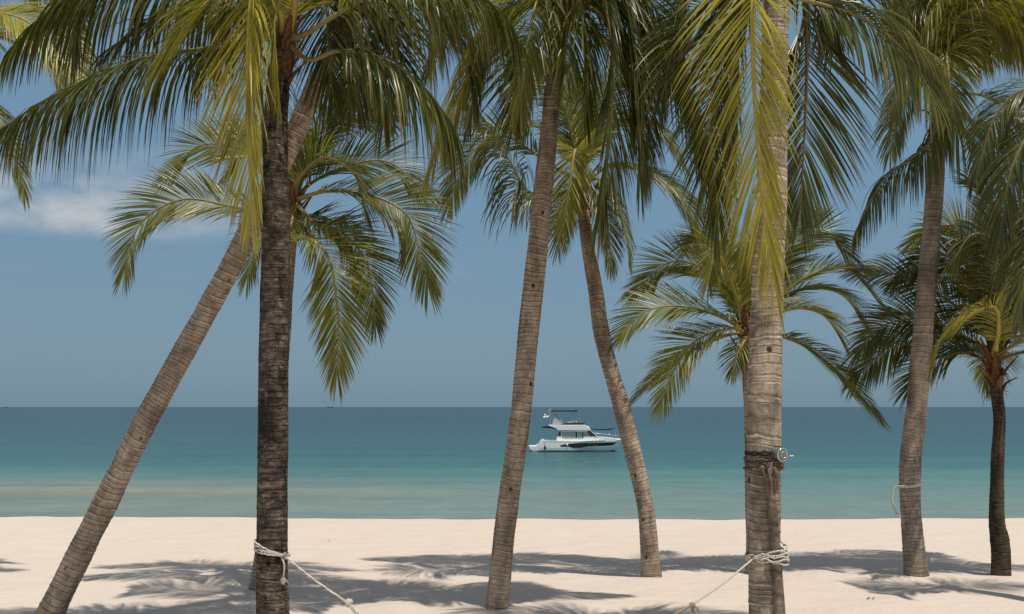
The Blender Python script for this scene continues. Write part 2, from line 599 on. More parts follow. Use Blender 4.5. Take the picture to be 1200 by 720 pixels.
def frond(root, org, pts, age, Lf=.7, droop=.6, pet=.14, roll=0., seed=0, dens=1.0, wid=1.0, face=0.):
    r = np.random.default_rng(seed)
    M_ = 90
    c, length = catmull(pts, M_)
    t, s, n = frames(c)
    if face:        # the blade twists on its stalk until its upper side looks out to the land
        wv = face * np.clip(np.linspace(0, 2.2, M_), 0, 1)[:, None]
        n = n * (1 - wv) + np.array([0, -1.0, .25]) * wv
        n = unit(n - t * (n * t).sum(1)[:, None])
        s = np.cross(t, n)
    if roll:
        a = R(roll) * np.clip(np.linspace(0, 1.6, M_), 0, 1)[:, None]
        s, n = s * np.cos(a) + n * np.sin(a), n * np.cos(a) - s * np.sin(a)
    # stalk
    u = np.linspace(0, 1, M_)
    rad = .028 * (1 - u) ** .8 + .0045 + .030 * np.exp(-u * length / .16)
    cut = max(3, int(max(pet, .06) * (M_ - 1)))

    def stem_tube(i0, i1):
        mb = MB()
        mb.tube(c[i0:i1], rad[i0:i1], 6, True, .7)
        sv = np.vstack(mb.v)
        la = np.zeros((len(sv), 3))
        la[:, 1] = np.repeat(u[i0:i1], 6)
        la[:, 2] = age
        return sv, la, mb.f
    # leaflets
    m = max(24, int(length * (1 - pet) / .0215 * dens))
    uu = np.linspace(pet, .992, m)
    low = lambda k: np.interp(uu, np.linspace(0, 1, k), r.normal(0, 1, k))
    V, A, Fc = [], [], []
    K_ = 6
    prof = np.array([.32, .80, 1.0, .86, .55, .05])
    kk = np.linspace(0, 1, K_)
    base_n = 0
    for side in (-1, 1):
        clump, cl2 = low(14), low(9)
        keep = r.random(m) > .045
        gap = low(22)
        for i in range(m):
            if not keep[i] or (gap[i] > 2.0): continue
            ui = uu[i] + r.normal(0, .0025)
            x = min(max(ui, 0), 1) * (M_ - 1)
            i0 = min(int(x), M_ - 2)
            fr = x - i0
            p0 = c[i0] * (1 - fr) + c[i0 + 1] * fr
            tt = unit(t[i0] * (1 - fr) + t[i0 + 1] * fr)
            ss = unit(s[i0] * (1 - fr) + s[i0 + 1] * fr) * side
            nv = unit(n[i0] * (1 - fr) + n[i0 + 1] * fr)
            q = min(max((ui - pet) / (1 - pet), 0.0), 1.0)
            ll = Lf * (.50 + .50 * min(q / .22, 1)) * (1 - .48 * max(q - .5, 0) / .5) * (1 + r.normal(0, .07))
            if r.random() < .03: ll *= r.uniform(.4, .8)
            al = R(54 - 22 * q - 24 * q ** 5 + 2.5 * clump[i] + r.normal(0, 2.4))
            be = R(18 * (1 - q) + 5 + 5 * cl2[i] + r.normal(0, 5))
            d = math.cos(al) * tt + math.sin(al) * (math.cos(be) * ss + math.sin(be) * nv)
            g = droop * (1 + .22 * cl2[i] + r.normal(0, .14)) * (1 - .35 * q)
            seg = ll / (K_ - 1)
            pts_, dirs = [p0], [d]
            dd = d
            for k in range(1, K_):
                dd = dd + np.array([0, 0, -1.0]) * g * (.07 + .26 * k / K_)
                dd = dd / np.linalg.norm(dd)
                pts_.append(pts_[-1] + dd * seg)
                dirs.append(dd)
            pts_, dirs = np.array(pts_), np.array(dirs)
            w = np.cross(dirs, nv)
            wl = np.linalg.norm(w, axis=1)
            w = np.where(wl[:, None] > .25, w, w + .6 * tt)
            w = unit(w)
            f_ = np.cross(w, dirs)
            tw = R(r.normal(0, 16)) + R(r.normal(0, 22)) * kk
            w2 = w * np.cos(tw)[:, None] + f_ * np.sin(tw)[:, None]
            f2 = np.cross(w2, dirs)
            hw = .0112 * wid * prof * (1 + r.normal(0, .12)) * (.75 + .25 * (1 - q)) * (.65 + .5 * Lf)
            a1 = pts_ - w2 * hw[:, None]
            a2 = pts_ + f2 * (hw * .45)[:, None]
            a3 = pts_ + w2 * hw[:, None]
            V.append(np.stack([a1, a2, a3], 1).reshape(-1, 3))
            at = np.zeros((K_ * 3, 3))
            at[:, 0] = r.random()
            at[:, 1] = np.repeat(kk, 3)
            at[:, 2] = age
            A.append(at)
            for k in range(K_ - 1):
                b = base_n + k * 3
                Fc.append((b, b + 1, b + 4, b + 3))
                Fc.append((b + 1, b + 2, b + 5, b + 4))
            base_n += K_ * 3
    rv, ra, rf = stem_tube(cut, M_)          # the midrib that carries the leaflets
    nl = len(Fc)
    Fc += [tuple(i + base_n for i in q) for q in rf]
    V.append(rv)
    A.append(ra)
    fo = link_mesh('frond', np.vstack(V), Fc, M['leaf'], root, org, True, {'leaf': ('FLOAT_VECTOR', np.vstack(A))})
    fo.data.materials.append(M['stalk'])
    mi = np.zeros(len(Fc), np.int32)
    mi[nl:] = 1
    fo.data.polygons.foreach_set('material_index', mi)
    pv, pa, pf = stem_tube(0, cut + 1)
    link_mesh('petiole', pv, pf, M['stalk'], fo, org, True, {'leaf': ('FLOAT_VECTOR', pa)})
    return length


def auto_pts(C, az, el, length, sag):
    """an arching frond: leaves at elevation el, bends under its weight"""
    a = R(az)
    h = np.array([math.sin(a), math.cos(a), 0])
    d = h * math.cos(R(el)) + np.array([0, 0, math.sin(R(el))])
    pts = [np.array(C)]
    for k in range(7):
        pts.append(pts[-1] + d * length / 7)
        d = d + np.array([0, 0, -1.0]) * sag * (.12 + .05 * k)
        d = d / np.linalg.norm(d)
    return pts


TRUNKS = {}


def trunk(root, org, key, pts, mat, seed, rough=1.0, flare=.25, gap=1.0):
    """pts: world x, y, z, radius"""
    r = np.random.default_rng(seed)
    c4, ln = catmull(pts, max(40, int(math.dist(pts[0][:3], pts[-1][:3]) / .0115)))
    c, rad = c4[:, :3], c4[:, 3]
    N = len(c)
    t, s, n = frames(c, (0, -1, 0))
    TRUNKS[key] = (c, rad)
    S = np.linspace(0, ln, N)
    K_ = 30
    th = np.arange(K_) * 2 * math.pi / K_
    # leaf scars
    sc = [0.0]
    while sc[-1] < ln + .2:
        sc.append(sc[-1] + r.uniform(.024, .085) * gap * (1 + .45 * math.sin(sc[-1] * 2.3 + seed) * math.sin(sc[-1] * .9 + 2 * seed)))
    sc = np.array(sc)
    ph1, ph2 = r.uniform(0, 6.28, 2)
    SS = S[:, None] + .010 * np.sin(th[None, :] + ph1 + S[:, None] * 2.1) + .006 * np.sin(2 * th[None, :] + ph2 + S[:, None] * 3.3)
    phase = np.interp(SS, sc, np.arange(len(sc)))
    frac = phase - np.floor(phase)
    ledge = .0055 * (1 - frac) ** 1.6 * r.uniform(.4, 1.6, len(sc) + 2)[np.floor(phase).astype(int)]
    lump = .014 * (vnoise(np.cos(th)[None, :] * 1.2 + S[:, None] * 0 + 5, np.sin(th)[None, :] * 1.2 + S[:, None] * 2.2, 1.4, seed) - .5)
    lump += .012 * (vnoise(th[None, :] * 0 + 2, S[:, None], 3.0, seed + 2) - .5)
    # hollows
    for _ in range(int(ln * 1.4)):
        s0, t0 = r.uniform(.2, ln - .2), r.uniform(0, 6.28)
        da = np.angle(np.exp(1j * (th - t0)))[None, :]
        lump = lump - r.uniform(.004, .014) * np.exp(-((S[:, None] - s0) / r.uniform(.02, .06)) ** 2 - (da / r.uniform(.15, .5)) ** 2)
    RR = rad[:, None] * (1 + flare * np.exp(-S / .22))[:, None] + rough * (ledge + lump)
    v = c[:, None, :] + RR[:, :, None] * (np.cos(th)[None, :, None] * s[:, None, :] + np.sin(th)[None, :, None] * n[:, None, :])
    bark = np.stack([np.broadcast_to(np.cos(th) * .13, RR.shape), np.broadcast_to(np.sin(th) * .13, RR.shape), np.broadcast_to(S[:, None], RR.shape)], 2)
    bark = bark + seed * 3.1
    i = np.arange(N * K_).reshape(N, K_)
    j = np.roll(i, -1, 1)
    f = np.stack([i[:-1].ravel(), j[:-1].ravel(), j[1:].ravel(), i[1:].ravel()], 1)
    return link_mesh('trunk', v.reshape(-1, 3), f, mat, root, org, True, {'bark': ('FLOAT_VECTOR', bark.reshape(-1, 3)), 'phase': ('FLOAT', phase.ravel())})


def leaf_bases(root, org, C, rad, seed, tdir):
    """old sheath stubs and brown matting round the top of the trunk"""
    r = np.random.default_rng(seed)
    mb = MB()
    for k in range(16):
        a = k * 2.4 + r.normal(0, .2)
        z0 = -.42 + .035 * k
        h = np.array([math.cos(a), math.sin(a), 0])
        p0 = C + tdir * z0 + h * rad * .75
        out = r.uniform(.06, .16)
        p1 = p0 + h * out * .5 + np.array([0, 0, .14])
        p2 = p1 + h * out + np.array([0, 0, r.uniform(.05, .20)])
        cc, _ = catmull([p0, p1, p2], 7)
        mb.tube(cc, np.linspace(.055, .016, 7) * r.uniform(.8, 1.2), 6, True, .45)
    for k in range(46):     # ragged fibres
        a = r.uniform(0, 6.28)
        h = np.array([math.cos(a), math.sin(a), 0])
        p0 = C + tdir * r.uniform(-.4, .15) + h * rad * r.uniform(.8, 1.1)
        p2 = p0 + h * r.uniform(.05, .14) + np.array([0, 0, r.uniform(-.32, .05)])
        cc, _ = catmull([p0, (p0 + p2) / 2 + h * .04, p2], 5)
        mb.tube(cc, np.linspace(.010, .002, 5), 4, False, .3)
    cc, _ = catmull([C - tdir * .5, C - tdir * .15, C + tdir * .22, C + tdir * .42], 14)
    mb.tube(cc, rad * np.interp(np.linspace(0, 1, 14), [0, .3, .6, 1], [.9, 1.15, 1.0, .3]), 14)
    mb.build('leaf_bases', M['fibre'], root, org, True)


def palm(key, Y, label, tr, bark, crown, fronds, autos, seed, Lf=.7, rough=.75, name='coconut_palm', bury=.12):
    """tr: (px, py, diameter px[, dz]); crown: (px, py)"""
    sc = Y / FPX
    pts = []
    for e in tr:
        dz = e[3] if len(e) > 3 else 0
        p = P(e[0], e[1], Y + dz)
        pts.append([*p, e[2] / 2 * sc])
    pts = np.array(pts)
    b = pts[0]
    g = float(ground_z(b[0], b[1]))
    if b[2] > g - bury + .02:          # run the trunk into the sand
        d = unit(pts[0, :3] - pts[1, :3])
        q = b.copy()
        q[:3] = b[:3] + d * ((b[2] - (g - bury)) / max(-d[2], .3))
        pts = np.vstack([q, pts[1:]]) if np.linalg.norm(q[:3] - b[:3]) < .35 else np.vstack([q, pts])
    C = P(crown[0], crown[1], Y)
    pts = np.vstack([pts, [*C, pts[-1, 3] * .9]])
    org = np.array([pts[0, 0], pts[0, 1], g])
    root = empty(name, org)
    tag(root, label, 'palm tree', 'coconut palms on the beach')
    trunk(root, org, key, pts, bark, seed, rough, .08 if key == 'seventh' else .22, 1.7 if key == 'pole' else 1.0)
    
    tdir = unit(pts[-1, :3] - pts[-2, :3])
    leaf_bases(root, org, C, pts[-1, 3], seed + 5, tdir)
    r = np.random.default_rng(seed + 9)
    lens = []
    dzk = .75
    dk, wk, lk = (1.08, .98, 1.0) if Y < 11 else (1.45, .90, .93)
    for k, F in enumerate(fronds):
        pp = [C + np.array([0, 0, .05])] + [P(x, y, Y + dz * dzk) for x, y, dz in F['p']]
        lens.append(frond(root, org, pp, F.get('age', .35), F.get('L', Lf) * lk, F.get('droop', .6), F.get('pet', .14), F.get('roll', r.normal(0, 14)), seed * 100 + k, F.get('dens', 1) * dk, F.get('wid', 1) * wk, F.get('face', 0)))
    for k, (az, el, ln, age) in enumerate(autos):
        pp = auto_pts(C, az + r.normal(0, 4), el, ln, .9 + r.uniform(-.2, .3))
        frond(root, org, pp, age, Lf, .9, .14, r.normal(0, 20), seed * 100 + 50 + k, dk, wk)
    print(key, 'crown z %.2f' % C[2], 'fronds', ['%.1f' % l for l in lens])
    return root


def f(p, **kw):
    kw['p'] = p
    return kw


B_tan = bark_material('bark_pinkish_brown', (0.568, 0.452, 0.342), (0.406, 0.313, 0.232), (0.220, 0.162, 0.116), .40, .85, (0.766, 0.638, 0.522))
B_dark = bark_material('bark_blackened', (.25, .188, .140), (.072, .054, .041), (.014, .011, .009), .85, .14, (.46, .38, .30), True)
B_brown = bark_material('bark_brown', (0.531, 0.419, 0.307), (0.366, 0.283, 0.206), (0.189, 0.139, 0.100), .45, .7, (0.684, 0.555, 0.437))
B_pale = bark_material('bark_pale_grey', (0.540, 0.448, 0.346), (0.373, 0.300, 0.225), (0.189, 0.146, 0.106), .45, .85, (0.734, 0.637, 0.518))
B_grey = bark_material('bark_grey_brown', (0.504, 0.409, 0.319), (0.358, 0.286, 0.218), (0.202, 0.151, 0.118), .38, .65, (0.627, 0.538, 0.437))
B_slim = bark_material('bark_olive_shaded', (.15, .115, .075), (.070, .052, .036), (.026, .019, .015), .5, .5, (.26, .21, .15))  # the crown's shade on this trunk is put into the darkened bark colour

palm('lean', 10.27, 'tall coconut palm leaning steeply to the right with a bare brown trunk',
     [(57, 723, 29), (118, 600, 28), (178, 480, 26.5), (234, 380, 26), (283, 289, 25), (335, 180, 24), (371, 100, 23), (392, 62, 22)], B_tan, (416, 8),
     [f([(402, -60, -.3), (388, -35, -.6), (384, 30, -.8), (390, 110, -.8)], age=.25),
      f([(425, -50, .3), (428, -30, .6), (424, 40, .7), (418, 120, .7)], age=.22),
      f([(470, -50, .1), (530, -25, .3), (578, 20, .4), (600, 80, .4)], age=.25, droop=2.0),
      f([(440, -40, -.3), (475, -40, -.5), (500, 0, -.6), (506, 70, -.6)], age=.42, droop=1.6),
      f([(460, -20, .1), (500, 0, .2), (540, 45, .2), (555, 110, .2)], age=.25, droop=1.6),
      f([(430, -20, .4), (445, -10, .7), (455, 60, .8), (450, 140, .8)], age=.3, droop=.8),
      f([(380, -30, .3), (330, -50, .5), (280, -10, .6), (255, 60, .6)], age=.25, droop=1.6)],
     [(85, 76, 2.2, .3)], 1, .92)

palm('dark', 9.14, 'coconut palm with the straight blackened trunk and a white rope tied round it',
     [(321, 760, 37), (319.5, 720, 36), (319, 600, 35), (320, 480, 34.5), (321, 390, 34), (323, 300, 33), (323, 220, 31), (323, 150, 28.5), (326, 100, 27)], B_dark, (334, 55),
     [f([(330, 15, -.3), (308, -25, -.6), (294, 5, -.95), (290, 110, -1.1), (294, 245, -1.1)], age=.98, droop=.75, L=.95, roll=-10),
      f([(300, 45, -.1), (240, 57, -.2), (165, 70, -.3), (70, 108, -.3), (-5, 155, -.2)], age=.24, droop=5.0, L=1.12, pet=.12, roll=6, dens=1.2),
      f([(362, 70, -.2), (395, 60, -.3), (437, 64, -.4), (487, 92, -.5), (527, 140, -.5)], age=.30, droop=4.2, L=1.20, pet=.33, roll=0, dens=1.35),
      f([(362, 38, -.3), (390, 20, -.4), (440, -6, -.5), (510, -18, -.6), (575, 5, -.6), (610, 50, -.6)], age=.28, droop=4.2, L=1.0, pet=.26, roll=0),
      f([(315, 10, 0), (260, -10, .1), (180, -20, .2), (90, -5, .3), (20, 50, .3)], age=.26, droop=4.0, L=1.1, roll=0),
      f([(310, 20, .3), (255, 10, .5), (190, 20, .6), (130, 55, .6)], age=.25, droop=2.4, L=.85, roll=0),
      f([(325, 0, -.4), (285, -25, -.8), (235, 10, -1.0), (195, 62, -1.1)], age=.62, droop=.9, L=.95),
      f([(330, -20, .2), (250, -75, .3), (150, -65, .3), (95, -5, .3), (85, 60, .3)], age=.25, droop=2.0, L=1.0),
      f([(338, 25, .4), (322, -15, .7), (305, 40, .8), (308, 125, .9)], age=.3),
      f([(345, 10, -.4), (340, -25, -.7), (322, 20, -.9), (326, 100, -.95)], age=.72, L=.8, droop=.7),
      f([(350, 5, .3), (380, -20, .5), (405, 30, .6), (410, 90, .6)], age=.3, droop=1.4)],
     [(80, 80, 2.2, .4)], 2, .92, .45)

palm('third', 10.83, 'coconut palm with a slightly right leaning brown trunk just left of the white yacht',
     [(582, 714, 25), (594, 600, 24), (603, 540, 24), (611, 480, 24), (619, 390, 24), (629, 300, 24), (635, 240, 23), (643, 160, 22), (648, 105, 20)], B_brown, (654, 55),
     [f([(640, 0, -.3), (600, 8, -.5), (556, 75, -.6), (508, 185, -.5)], age=.85, droop=1.7, L=1.0, roll=0),
      f([(600, -30, .2), (560, -5, .4), (520, 45, .5), (495, 92, .5)], age=.55, droop=1.4, L=.75),
      f([(648, -20, -.4), (634, -15, -.7), (620, 40, -1), (611, 115, -1)], age=.5, L=.9, droop=1.2),
      f([(656, -10, -.4), (664, -10, -.7), (664, 30, -.9), (662, 85, -1.0)], age=.40, L=.85, droop=1.0),
      f([(660, -20, -.5), (676, -20, -.8), (684, 40, -1.0), (686, 130, -1)], age=.35, L=.9, droop=1.0),
      f([(665, -20, -.4), (695, -25, -.7), (715, 40, -.9), (716, 150, -.9), (702, 255, -.8)], age=.34, L=1.05, droop=1.1),
      f([(680, -20, -.2), (715, -25, -.4), (740, 40, -.5), (752, 130, -.5), (750, 210, -.4)], age=.26, L=1.0, droop=1.3),
      f([(690, 5, -.2), (740, 15, -.3), (790, 85, -.3), (826, 180, -.2), (838, 260, -.1)], age=.22, droop=3.6, L=1.0, roll=0, dens=1.2),
      f([(680, 30, .2), (722, 60, .4), (748, 130, .4), (756, 205, .3)], age=.28, droop=1.3),
      f([(670, -10, 0), (720, -30, .1), (768, 10, .1), (795, 85, .1)], age=.25, droop=2.0),
      f([(675, 10, -.2), (705, 15, -.3), (732, 70, -.4), (742, 150, -.4)], age=.45, droop=1.6, L=.9),
      f([(640, 10, .2), (600, 15, .3), (565, 70, .3), (550, 140, .3)], age=.35, droop=2.0, L=.85),
      f([(635, 40, .4), (615, 60, .6), (604, 100, .7), (602, 150, .7)], age=.3, droop=1.0, L=.7)],
     [(275, 78, 2.2, .3)], 3, .92)

palm('fourth', 13.3, 'coconut palm leaning left with a curved brown trunk just right of the white yacht',
     [(763, 671, 20.5), (757, 600, 19), (744, 540, 19), (729, 480, 19), (707, 400, 18.5), (698, 340, 17.5), (689, 290, 16), (685, 255, 15)], B_brown, (682, 222),
     [f([(681, 190, -.4), (674, 176, -.8), (668, 215, -1), (660, 268, -1)], age=.64, L=.70, droop=.6, roll=0),
      f([(715, 196, .1), (762, 204, .2), (800, 232, .2), (816, 270, .2)], age=.42, droop=1.3, L=.90, dens=1.2),
      f([(700, 210, -.4), (716, 228, -.5), (732, 268, -.5), (738, 308, -.5)], age=.55, L=.5, droop=1.0),
      f([(690, 215, -.3), (702, 235, -.5), (713, 275, -.5), (716, 315, -.5)], age=.4, L=.5, droop=1.0),
      f([(675, 215, -.3), (665, 230, -.4), (656, 260, -.4), (654, 290, -.4)], age=.4, L=.55),
      f([(655, 228, -.3), (618, 224, -.5), (598, 190, -.6), (572, 148, -.6)], age=.24, droop=3.2, L=1.15, roll=0, pet=.28),
      f([(640, 190, .3), (590, 160, .5), (548, 185, .5), (526, 242, .5)], age=.38, droop=.8, L=.68, pet=.3, face=.6),
      f([(660, 170, 0), (622, 146, .1), (588, 150, .2), (562, 182, .2)], age=.65, droop=1.0, L=.6, face=.4),
      f([(695, 170, .2), (725, 140, .3), (770, 150, .4), (800, 190, .4)], age=.4, droop=1.4, L=.75),
      f([(690, 160, .3), (705, 110, .4), (735, 85, .4), (765, 110, .4)], age=.5, droop=1.0, L=.7, face=.4),
      f([(675, 160, .3), (665, 110, .4), (640, 90, .4), (612, 115, .4)], age=.5, droop=1.0, L=.7, face=.4)],
     [(240, 78, 1.9, .5)], 4, .70)

palm('pole', 8.7, 'stout pale grey coconut palm with a wooden pole and white rope bound to its trunk',
     [(899, 770, 39), (897.5, 720, 37), (895.5, 640, 37), (895, 560, 38), (896, 480, 38.5), (898, 380, 38), (902, 290, 36), (905, 200, 34), (907, 100, 31), (909, 20, 30)], B_pale, (910, -50),
     [f([(900, -85, -.4), (888, -65, -.8), (882, 10, -1.1), (885, 120, -1.2), (893, 230, -1.2), (906, 325, -1.1)], age=.92, L=1.02, droop=.50, pet=.05, roll=-42, dens=.82, wid=.95),
      f([(920, -80, .1), (936, -45, .3), (945, 40, .4), (944, 130, .5), (938, 240, .5)], age=.20, L=1.05, droop=.40, face=.75, roll=0),
      f([(916, -12, -.1), (950, 2, -.1), (1010, 22, -.1), (1065, 65, 0), (1098, 125, 0)], age=.36, droop=2.6, pet=.33, L=.72, roll=0),
      f([(895, -15, .2), (850, -6, .3), (812, 14, .4), (788, 62, .4), (776, 115, .4)], age=.22, droop=1.0, pet=.34, L=.70, face=.4),
      f([(882, -30, .3), (848, 50, .5), (834, 150, .6), (842, 255, .6)], age=.34, droop=1.0, L=.90),
      f([(892, -40, .2), (868, 20, .4), (856, 110, .5), (858, 200, .5)], age=.40, droop=1.0, L=.85),
      f([(928, -65, .3), (980, -75, .5), (1030, -25, .5), (1058, 60, .5)], age=.4, droop=1.8),
      f([(890, -70, .1), (850, -75, .2), (815, -30, .3), (795, 40, .3)], age=.3, droop=1.5),
      f([(925, -75, .2), (955, -60, .4), (972, -20, .5), (976, 45, .5)], age=.25, droop=1.0, L=.8)],
     [(275, 78, 2.2, .3)], 5, .92)

r6 = palm('sixth', 13.3, 'coconut palm with a slim grey brown trunk carrying a loose white rope loop',
     [(1074, 671, 25), (1067.5, 600, 22.5), (1067, 540, 23), (1074, 480, 23), (1081, 400, 23), (1089, 300, 21.5), (1094, 240, 20), (1098, 165, 20)], B_grey, (1103, 108),
     [f([(1093, 160, -.3), (1070, 184, -.4), (1035, 212, -.4), (1002, 272, -.4)], age=.26, droop=5.0, L=.85, roll=0, dens=.7),
      f([(1125, 152, -.4), (1160, 140, -.5), (1200, 128, -.5), (1245, 145, -.5)], age=.42, droop=5.0, L=1.15, roll=0),
      f([(1120, 50, -.5), (1150, 0, -.9), (1190, 6, -1.2), (1245, 55, -1.3)], age=.70, droop=4.5, L=1.15, roll=0),
      f([(1115, 45, -.4), (1125, 0, -.7), (1165, -12, -.9), (1215, 20, -.9)], age=.42, droop=4.5, L=1.15, roll=0),
      f([(1112, 50, -.5), (1092, -5, -.8), (1062, -12, -1.1), (1034, 25, -1.2)], age=.48, droop=1.8, L=.75),
      f([(1112, 40, -.6), (1105, 0, -1.0), (1085, 30, -1.2), (1072, 90, -1.2)], age=.55, droop=1.4, L=.9),
      f([(1110, 60, -.5), (1125, 18, -.9), (1160, 14, -1.2), (1205, 50, -1.3)], age=.66, droop=4.0, L=1.05, roll=0),
      f([(1098, 60, -.4), (1082, 22, -.6), (1058, 22, -.8), (1036, 62, -.8)], age=.34, droop=3.0, L=.8),
      f([(1125, 110, .1), (1150, 112, .2), (1180, 125, .2), (1198, 155, .2)], age=.2, pet=.42, L=.55, face=.5),
      f([(1094, 100, -.3), (1072, 105, -.4), (1053, 135, -.4), (1043, 180, -.4)], age=.55, droop=1.4, L=.65),
      f([(1090, 80, -.5), (1072, 72, -.8), (1056, 95, -1.0), (1048, 140, -1.0)], age=.5, droop=1.4, L=.6),
      f([(1108, 80, -.6), (1108, 60, -1.0), (1112, 90, -1.3), (1118, 140, -1.3)], age=.5, droop=1.2, L=.75),
      f([(1135, 70, .2), (1180, 50, .3), (1225, 80, .3), (1250, 140, .3)], age=.25, droop=2.0)],
     [(80, 82, 2.0, .4)], 6, .82)

palm('seventh', 13.3, 'short slender coconut palm with an upper trunk almost black in crown shade near the right edge',
     [(1173, 672, 20.5), (1173, 650, 20.5), (1170.8, 630, 20), (1168, 608, 16.5), (1169, 540, 14), (1171, 490, 13), (1167, 455, 14)], B_slim, (1164, 425),
     [f([(1150, 385, 0.4), (1100, 345, 0.6), (1050, 322, 0.7), (1005, 318, 0.7)], age=.42, droop=.9, face=.4),
      f([(1140, 400, 0.3), (1085, 375, 0.4), (1035, 382, 0.5), (1003, 414, 0.5)], age=.30, droop=.7, face=.75),
      f([(1140, 410, 0.5), (1080, 392, 0.7), (1040, 408, 0.8), (1002, 445, 0.8)], age=.30, droop=.8, face=.7),
      f([(1170, 390, -.5), (1165, 360, -.8), (1130, 371, -1), (1105, 395, -1.1), (1092, 428, -1.1)], age=.74, droop=1.2, L=.62, roll=0),
      f([(1185, 390, -.3), (1212, 362, -.5), (1245, 380, -.5)], age=.35),
      f([(1160, 350, 0.3), (1140, 290, 0.4), (1110, 264, 0.4), (1070, 282, 0.4)], age=.92, droop=.5, face=.7),
      f([(1165, 340, 0), (1170, 270, 0), (1160, 230, 0), (1140, 215, 0)], age=.35, droop=.6, face=.5),
      f([(1175, 350, -.2), (1195, 290, -.3), (1228, 262, -.3)], age=.3, face=.4),
      f([(1150, 420, 0.3), (1125, 412, 0.4), (1090, 425, 0.4), (1065, 455, 0.4)], age=.3, face=.6),
      f([(1180, 410, -.2), (1203, 402, -.3), (1218, 440, -.3)], age=.35),
      f([(1160, 360, 0.4), (1130, 310, 0.5), (1090, 300, 0.6), (1050, 330, 0.6)], age=.28, droop=1.2),
      f([(1178, 350, -.5), (1172, 290, -.8), (1140, 275, -1.0), (1115, 310, -1.1)], age=.3, droop=1.2),
      f([(1180, 345, -.5), (1190, 300, -.8), (1178, 290, -1.0), (1160, 340, -1.2)], age=.3, droop=1.2)],
     [(80, 66, 1.9, .4), (20, 20, 1.7, .3), (80, 20, 1.7, .35)], 7, .72)

palm('eighth', 12.46, 'coconut palm with its trunk hidden behind the blackened one and its crown against sky',
     [(304, 683, 21), (310, 640, 19), (319, 540, 18), (328, 440, 17), (334, 360, 17), (339, 290, 16)], B_pale, (344, 240),
     [f([(325, 190, .1), (275, 172, .2), (232, 172, .3), (197, 206, .3)], age=.45, droop=0.25, face=.85, L=.72, roll=0),
      f([(318, 248, -.2), (275, 243, -.3), (215, 234, -.4), (165, 262, -.5), (146, 318, -.5)], age=.45, droop=0.39, face=.8, L=.75, roll=0),
      f([(345, 280, -.4), (362, 280, -.7), (386, 305, -.9), (396, 370, -1), (395, 440, -1)], age=.66, droop=0.28, L=.78, roll=0, face=.3),
      f([(370, 262, -.3), (400, 272, -.4), (430, 310, -.5), (440, 380, -.5)], age=.35, droop=0.33, L=.66, face=.8, roll=0),
      f([(380, 225, -.2), (430, 228, -.3), (475, 250, -.4), (492, 295, -.4), (502, 338, -.4)], age=.48, droop=0.33, L=.80, face=.8, roll=0),
      f([(350, 215, .1), (362, 180, .2), (385, 140, .2), (412, 112, .2)], age=.35, droop=0.28, L=.75, face=.7),
      f([(365, 215, .2), (405, 195, .3), (455, 190, .4), (498, 225, .4)], age=.25, droop=0.44, face=.5, L=.75),
      f([(335, 200, .2), (325, 170, .4), (300, 165, .5), (270, 200, .6)], age=.4, droop=0.44, face=.5),
      f([(340, 265, -.3), (318, 270, -.5), (300, 290, -.6), (290, 325, -.6)], age=.45, droop=0.33, L=.6),
      f([(350, 255, .2), (375, 262, .4), (405, 285, .5), (420, 330, .5)], age=.25, droop=0.44, L=.7),
      f([(350, 210, -.3), (380, 185, -.5), (415, 205, -.6), (430, 250, -.6)], age=.3, droop=0.55)],
     [(60, 72, 2.0, .3)], 8, .75)

palm('ninth', 13.6, 'low coconut palm fanning its fronds on both sides of the pale trunk hiding its own',
     [(884, 668, 19), (883, 600, 17), (881, 520, 16), (878, 450, 15)], B_grey, (875, 398),
     [f([(858, 350, .1), (825, 316, .2), (785, 308, .2), (744, 342, .2)], age=0.54, droop=0.33, face=.8, roll=0),
      f([(852, 375, -.3), (805, 360, -.4), (760, 364, -.5), (725, 394, -.5)], age=0.54, droop=0.44, face=.65, roll=0),
      f([(858, 385, -.3), (815, 400, -.5), (788, 438, -.6), (775, 474, -.6)], age=0.54, droop=0.33, L=.62, face=.75, roll=0),
      f([(856, 392, .1), (810, 412, .2), (770, 440, .2), (740, 470, .2)], age=0.43, droop=0.50, L=.55),
      f([(866, 345, .2), (848, 300, .3), (825, 275, .3), (805, 285, .3)], age=0.54, droop=0.28, face=.5),
      f([(860, 340, -.3), (845, 300, -.6), (838, 290, -.8), (830, 330, -.9)], age=0.54, droop=0.33),
      f([(892, 350, .1), (925, 290, .2), (965, 270, .2), (998, 302, .2)], age=0.36, droop=0.33, face=.8, roll=0),
      f([(895, 365, -.2), (945, 325, -.3), (990, 315, -.3), (1028, 350, -.3)], age=0.48, droop=0.44, face=.5),
      f([(895, 378, -.3), (930, 362, -.4), (965, 370, -.5), (988, 402, -.5)], age=0.54, droop=0.55, face=.5),
      f([(893, 392, .1), (935, 402, .2), (985, 438, .2), (1030, 488, .2)], age=0.46, droop=0.44, L=.64, face=.5, roll=0),
      f([(885, 350, .2), (905, 300, .3), (930, 260, .4), (950, 250, .4)], age=0.48, droop=0.33, face=.6),
      f([(872, 400, -.3), (864, 415, -.4), (858, 437, -.4)], age=0.38, L=.4),
      f([(890, 370, .3), (935, 340, .5), (985, 345, .6), (1020, 390, .6)], age=0.36, droop=0.55)],
     [(10, 76, 1.8, .3)], 9, .70)

